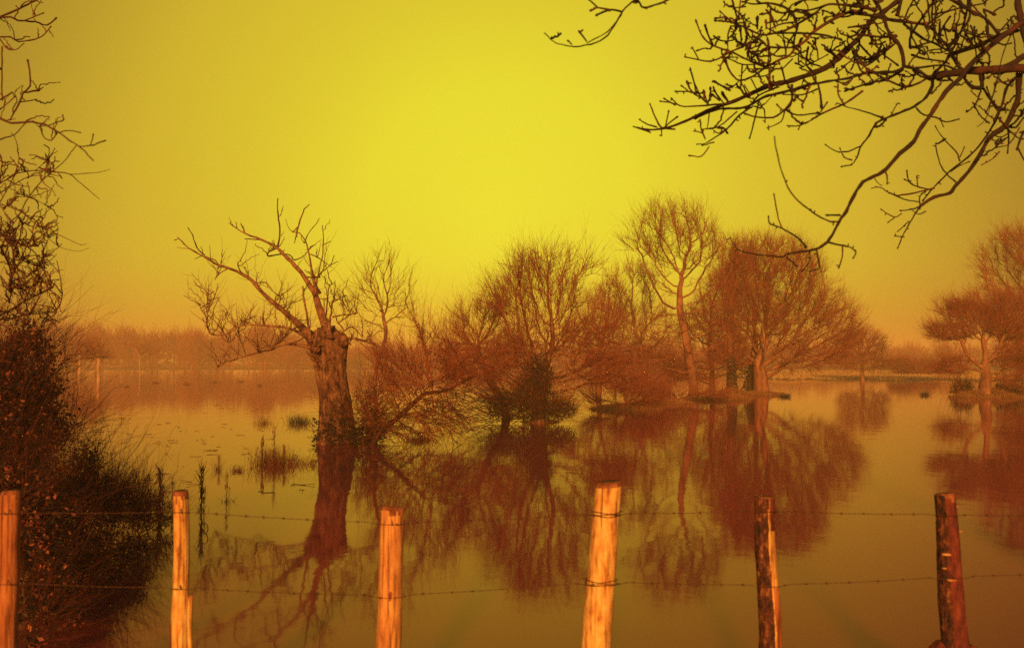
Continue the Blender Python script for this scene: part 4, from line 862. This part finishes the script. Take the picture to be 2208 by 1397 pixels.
# mossy stones at the foot of the right-hand post
for (sx,sy,rx,lab) in [(2032,1392,24,'reddish stone at the foot of the dark red post, on its left'),(2092,1396,20,'reddish stone at the foot of the dark red post, on its right')]:
    c = at(sx,sy+10,FD+0.02); r0 = rx*FD/F; o = thing('stone', lab, 'stone', tuple(c), 'stones at the foot of the dark red post'); V = []; fc = []; ns, nrg = 22, 12
    for i in range(nrg+1):
        th = math.pi*i/nrg
        for k in range(ns):
            a = 2*math.pi*k/ns; d = Vector((math.sin(th)*math.cos(a), math.sin(th)*math.sin(a), math.cos(th))); f = r0*(1+0.28*mnoise.noise(d*1.6+Vector((sx,0,0)))+0.08*mnoise.noise(d*5))
            V.append([c[0]+d.x*f, c[1]+d.y*f, c[2]+d.z*f*(0.85 if d.z > 0 else 4.5)])
    for i in range(nrg):
        for k in range(ns): fc.append([i*ns+k,(i+1)*ns+k,(i+1)*ns+(k+1)%ns,i*ns+(k+1)%ns])
    post_obj('body', V, fc, M['redbark'], o)

# ------------------------------------------------------------------ barbed wire
def strand(label, keys, wd):
    W = []
    for (xa,ya),(xb,yb) in zip(keys[:-1], keys[1:]):
        for i in range(24):
            u = i/24; sag = 5.0*math.sin(math.pi*u)*(0.6+0.8*random.random()*0.2)
            W.append(at(xa+(xb-xa)*u, ya+(yb-ya)*u+sag, FD-0.012))
    W.append(at(*keys[-1], FD-0.012)); W = np.array(W)
    # pull the strand in front of each post
    for i,(tp_,bt_,wt,wb,mt,lab) in enumerate(posts):
        for j in range(len(W)):
            z = W[j,2]; T = at(tp_[0],tp_[1],FD); B = at(bt_[0],bt_[1],FD); u = (T[2]-z)/(T[2]-B[2]); cx = T[0]+(B[0]-T[0])*u
            r = 0.5*(wt+(wb-wt)*u)*FD/F+0.009; dx = abs(W[j,0]-cx)
            if dx < r*1.5: W[j,1] = min(W[j,1], FD-math.sqrt(max(0.0,1-(dx/(r*1.5))**2))*(r+0.004))
    W = smooth_poly(W, 3); th = np.arange(len(W))*1.1
    t = thing('barbed_wire', label, 'barbed wire', tuple(W[0]), 'barbed wire strands of the fence')
    o1 = W+np.column_stack([0*th, np.cos(th), np.sin(th)])*0.0013; o2 = W-np.column_stack([0*th, np.cos(th), np.sin(th)])*0.0013
    tubes('strand', [(o1, np.full(len(W),wd)),(o2, np.full(len(W),wd))], M['wire'], t, 4)
    s = np.concatenate([[0],np.cumsum(np.linalg.norm(np.diff(W,axis=0),axis=1))]); q = 0.06; 
    while q < s[-1]-0.05:
        j = int(np.searchsorted(s,q)); c = W[j]; P = []
        for m in range(2):
            d = unit(np.array([0.25*random.uniform(-1,1), random.uniform(-1,1), random.uniform(-1,1)])); c2 = c+np.array([0.006*(m-0.5),0,0])
            P.append([c2-d*0.012, c2-d*0.004, c2+d*0.004, c2+d*0.012])
        for m in range(5):
            pass
        a = np.linspace(0,4*math.pi,14); coil = c+np.column_stack([np.linspace(-0.006,0.006,14), 0.0036*np.cos(a), 0.0036*np.sin(a)])
        tubes('barb', [(np.array(P), np.tile([0.0006,0.0015,0.0015,0.0006],(2,1))),(coil,np.full(14,0.0013))], M['wire'], t, 4)
        q += random.uniform(0.10,0.15)
strand('upper strand of rusty barbed wire crossing near the tops of the fence posts', [(-260,1103),(22,1104),(391,1102),(846,1127),(1311,1105),(1652,1100),(2041,1108),(2460,1111)], 0.0009)
strand('lower strand of rusty barbed wire crossing halfway down the fence posts', [(-260,1252),(19,1255),(390,1266),(842,1283),(1297,1252),(1656,1260),(2052,1242),(2460,1226)], 0.0009)
# wire loops round the bright post, staples on the others
for py in (1102,1109,1248,1256):
    i = 3; tp_,bt_,wt,wb = posts[i][:4]; u = (py-tp_[1])/(bt_[1]-tp_[1]); c = at(tp_[0]+(bt_[0]-tp_[0])*u, py, FD); r = 0.5*(wt+(wb-wt)*u)*FD/F*1.03+0.004
    a = np.linspace(0,2*math.pi,40); wob = 0.0035*np.sin(a*3+py)
    tubes('wire_loop', [(np.column_stack([c[0]+r*np.cos(a), c[1]+r*np.sin(a), c[2]+wob]), np.full(40,0.0026))], M['staple'], PT[i], 5)
for i,px,py in [(0,21,1104),(0,18,1256),(1,391,1102),(1,390,1266),(2,846,1128),(2,840,1284),(4,1652,1102),(4,1656,1261),(5,2040,1110),(5,2052,1243)]:
    tp_,bt_,wt,wb = posts[i][:4]; r = 0.5*(wt+(wb-wt)*0.4)*FD/F; c = at(px,py,FD-r-0.004)
    P = smooth_poly([c+np.array([-0.004,0.012,0.012]),c+np.array([-0.003,-0.003,0.010]),c+np.array([0,-0.006,0]),c+np.array([0.003,-0.003,-0.010]),c+np.array([0.004,0.012,-0.012])],3)
    tubes('staple', [(P, np.full(len(P),0.0022))], M['staple'], PT[i], 5)

# ------------------------------------------------------------------ light: low warm sun behind the camera, glowing yellow sky ahead
SUN_EL, SUN_AZ = R(13), R(186)           # azimuth from +Y clockwise; behind the camera
sd = np.array([math.sin(SUN_AZ)*math.cos(SUN_EL), math.cos(SUN_AZ)*math.cos(SUN_EL), math.sin(SUN_EL)])
ld = bpy.data.lights.new('sun','SUN'); lo = bpy.data.objects.new('sun', ld); COL.objects.link(lo)
ld.energy = 4.8; ld.angle = R(5.0); ld.color = (1.0, 0.40, 0.075)
lo.rotation_euler = Vector(sd).to_track_quat('Z','Y').to_euler(); lo.location = (0,-20,12)

wd = bpy.data.worlds.new('World'); scene.world = wd; wd.use_nodes = True; t = wd.node_tree; N = t.nodes; L = t.links
bg = N['Background']
tc = N.new('ShaderNodeTexCoord'); nrm = N.new('ShaderNodeVectorMath'); nrm.operation = 'NORMALIZE'; L.new(tc.outputs['Generated'], nrm.inputs[0])
gdir = at(1080,500,10)-CAM; gdir = gdir/np.linalg.norm(gdir)
dot = N.new('ShaderNodeVectorMath'); dot.operation = 'DOT_PRODUCT'; L.new(nrm.outputs[0], dot.inputs[0]); dot.inputs[1].default_value = tuple(gdir)
ac = N.new('ShaderNodeMath'); ac.operation = 'ARCCOSINE'; L.new(dot.outputs['Value'], ac.inputs[0])
mr = N.new('ShaderNodeMapRange'); mr.inputs['From Max'].default_value = R(90); L.new(ac.outputs[0], mr.inputs['Value'])
cr = N.new('ShaderNodeValToRGB'); L.new(mr.outputs[0], cr.inputs['Fac'])
SK = [(0,(0.70,0.665,0.029)),(8,(0.66,0.60,0.026)),(14,(0.57,0.465,0.023)),(20,(0.50,0.37,0.022)),(26,(0.355,0.235,0.019)),(31,(0.215,0.138,0.016)),(42,(0.18,0.105,0.018)),(60,(0.10,0.075,0.03)),(90,(0.05,0.055,0.045))]
e = cr.color_ramp.elements
while len(e) < len(SK): e.new(0.5)
for i,(d_,c) in enumerate(SK): e[i].position = d_/90.0; e[i].color = (*c,1)
sky = N.new('ShaderNodeTexSky'); sky.sky_type = 'NISHITA'; sky.sun_disc = False; sky.sun_elevation = SUN_EL; sky.sun_rotation = SUN_AZ
tint = N.new('ShaderNodeMix'); tint.data_type = 'RGBA'; tint.blend_type = 'MULTIPLY'; tint.inputs[0].default_value = 1.0
L.new(sky.outputs[0], tint.inputs[6]); tint.inputs[7].default_value = (0.030,0.030,0.022,1)
mx = N.new('ShaderNodeMix'); mx.data_type = 'RGBA'; mr2 = N.new('ShaderNodeMapRange'); mr2.inputs['From Min'].default_value = R(40); mr2.inputs['From Max'].default_value = R(85)
L.new(ac.outputs[0], mr2.inputs['Value']); L.new(mr2.outputs[0], mx.inputs[0]); L.new(cr.outputs['Color'], mx.inputs[6]); L.new(tint.outputs[2], mx.inputs[7])
sep = N.new('ShaderNodeSeparateXYZ'); L.new(nrm.outputs[0], sep.inputs[0])        # thicker air towards the horizon
mr3 = N.new('ShaderNodeMapRange'); mr3.interpolation_type = 'SMOOTHSTEP'; mr3.inputs['From Min'].default_value = 0.11; mr3.inputs['From Max'].default_value = -0.01
L.new(sep.outputs['Z'], mr3.inputs['Value'])
low = N.new('ShaderNodeMix'); low.data_type = 'RGBA'; low.blend_type = 'MULTIPLY'; L.new(mr3.outputs[0], low.inputs[0]); L.new(mx.outputs[2], low.inputs[6]); low.inputs[7].default_value = (0.92,0.66,0.85,1)
L.new(low.outputs[2], bg.inputs['Color']); bg.inputs['Strength'].default_value = 1.0

# ------------------------------------------------------------------ evening mist: one even box of air
hz = bpy.data.materials.new('evening_mist'); t = nt(hz); t.nodes.remove(t.nodes['Principled BSDF'])
pv = t.nodes.new('ShaderNodeVolumePrincipled'); pv.inputs['Color'].default_value = (0.99,0.76,0.40,1); pv.inputs['Density'].default_value = 0.0017
pv.inputs['Anisotropy'].default_value = -0.15
t.links.new(pv.outputs[0], t.nodes['Material Output'].inputs['Volume'])
zb = zmin-1.0
hx_, zt_ = 1460.0, 17.5
bv = [(-hx_,-hx_,zb),(hx_,-hx_,zb),(hx_,hx_,zb),(-hx_,hx_,zb),(-hx_,-hx_,zt_),(hx_,-hx_,zt_),(hx_,hx_,zt_),(-hx_,hx_,zt_)]
bf = [(3,2,1,0),(4,5,6,7),(0,1,5,4),(1,2,6,5),(2,3,7,6),(3,0,4,7)]
me = bpy.data.meshes.new('haze'); me.from_pydata(bv,[],bf); me.materials.append(hz)
o = bpy.data.objects.new('haze', me); COL.objects.link(o); o['kind'] = 'stuff'

for ob in scene.objects:
    if '_org' in ob: del ob['_org']

# ------------------------------------------------------------------ render settings
scene.view_settings.view_transform = 'Standard'; scene.view_settings.look = 'None'; scene.view_settings.gamma = 1.0
scene.view_settings.exposure = 0.3
scene.cycles.use_denoising = False
scene.cycles.max_bounces = 6; scene.cycles.diffuse_bounces = 2; scene.cycles.glossy_bounces = 3; scene.cycles.volume_bounces = 1
scene.cycles.sample_clamp_indirect = 2.0
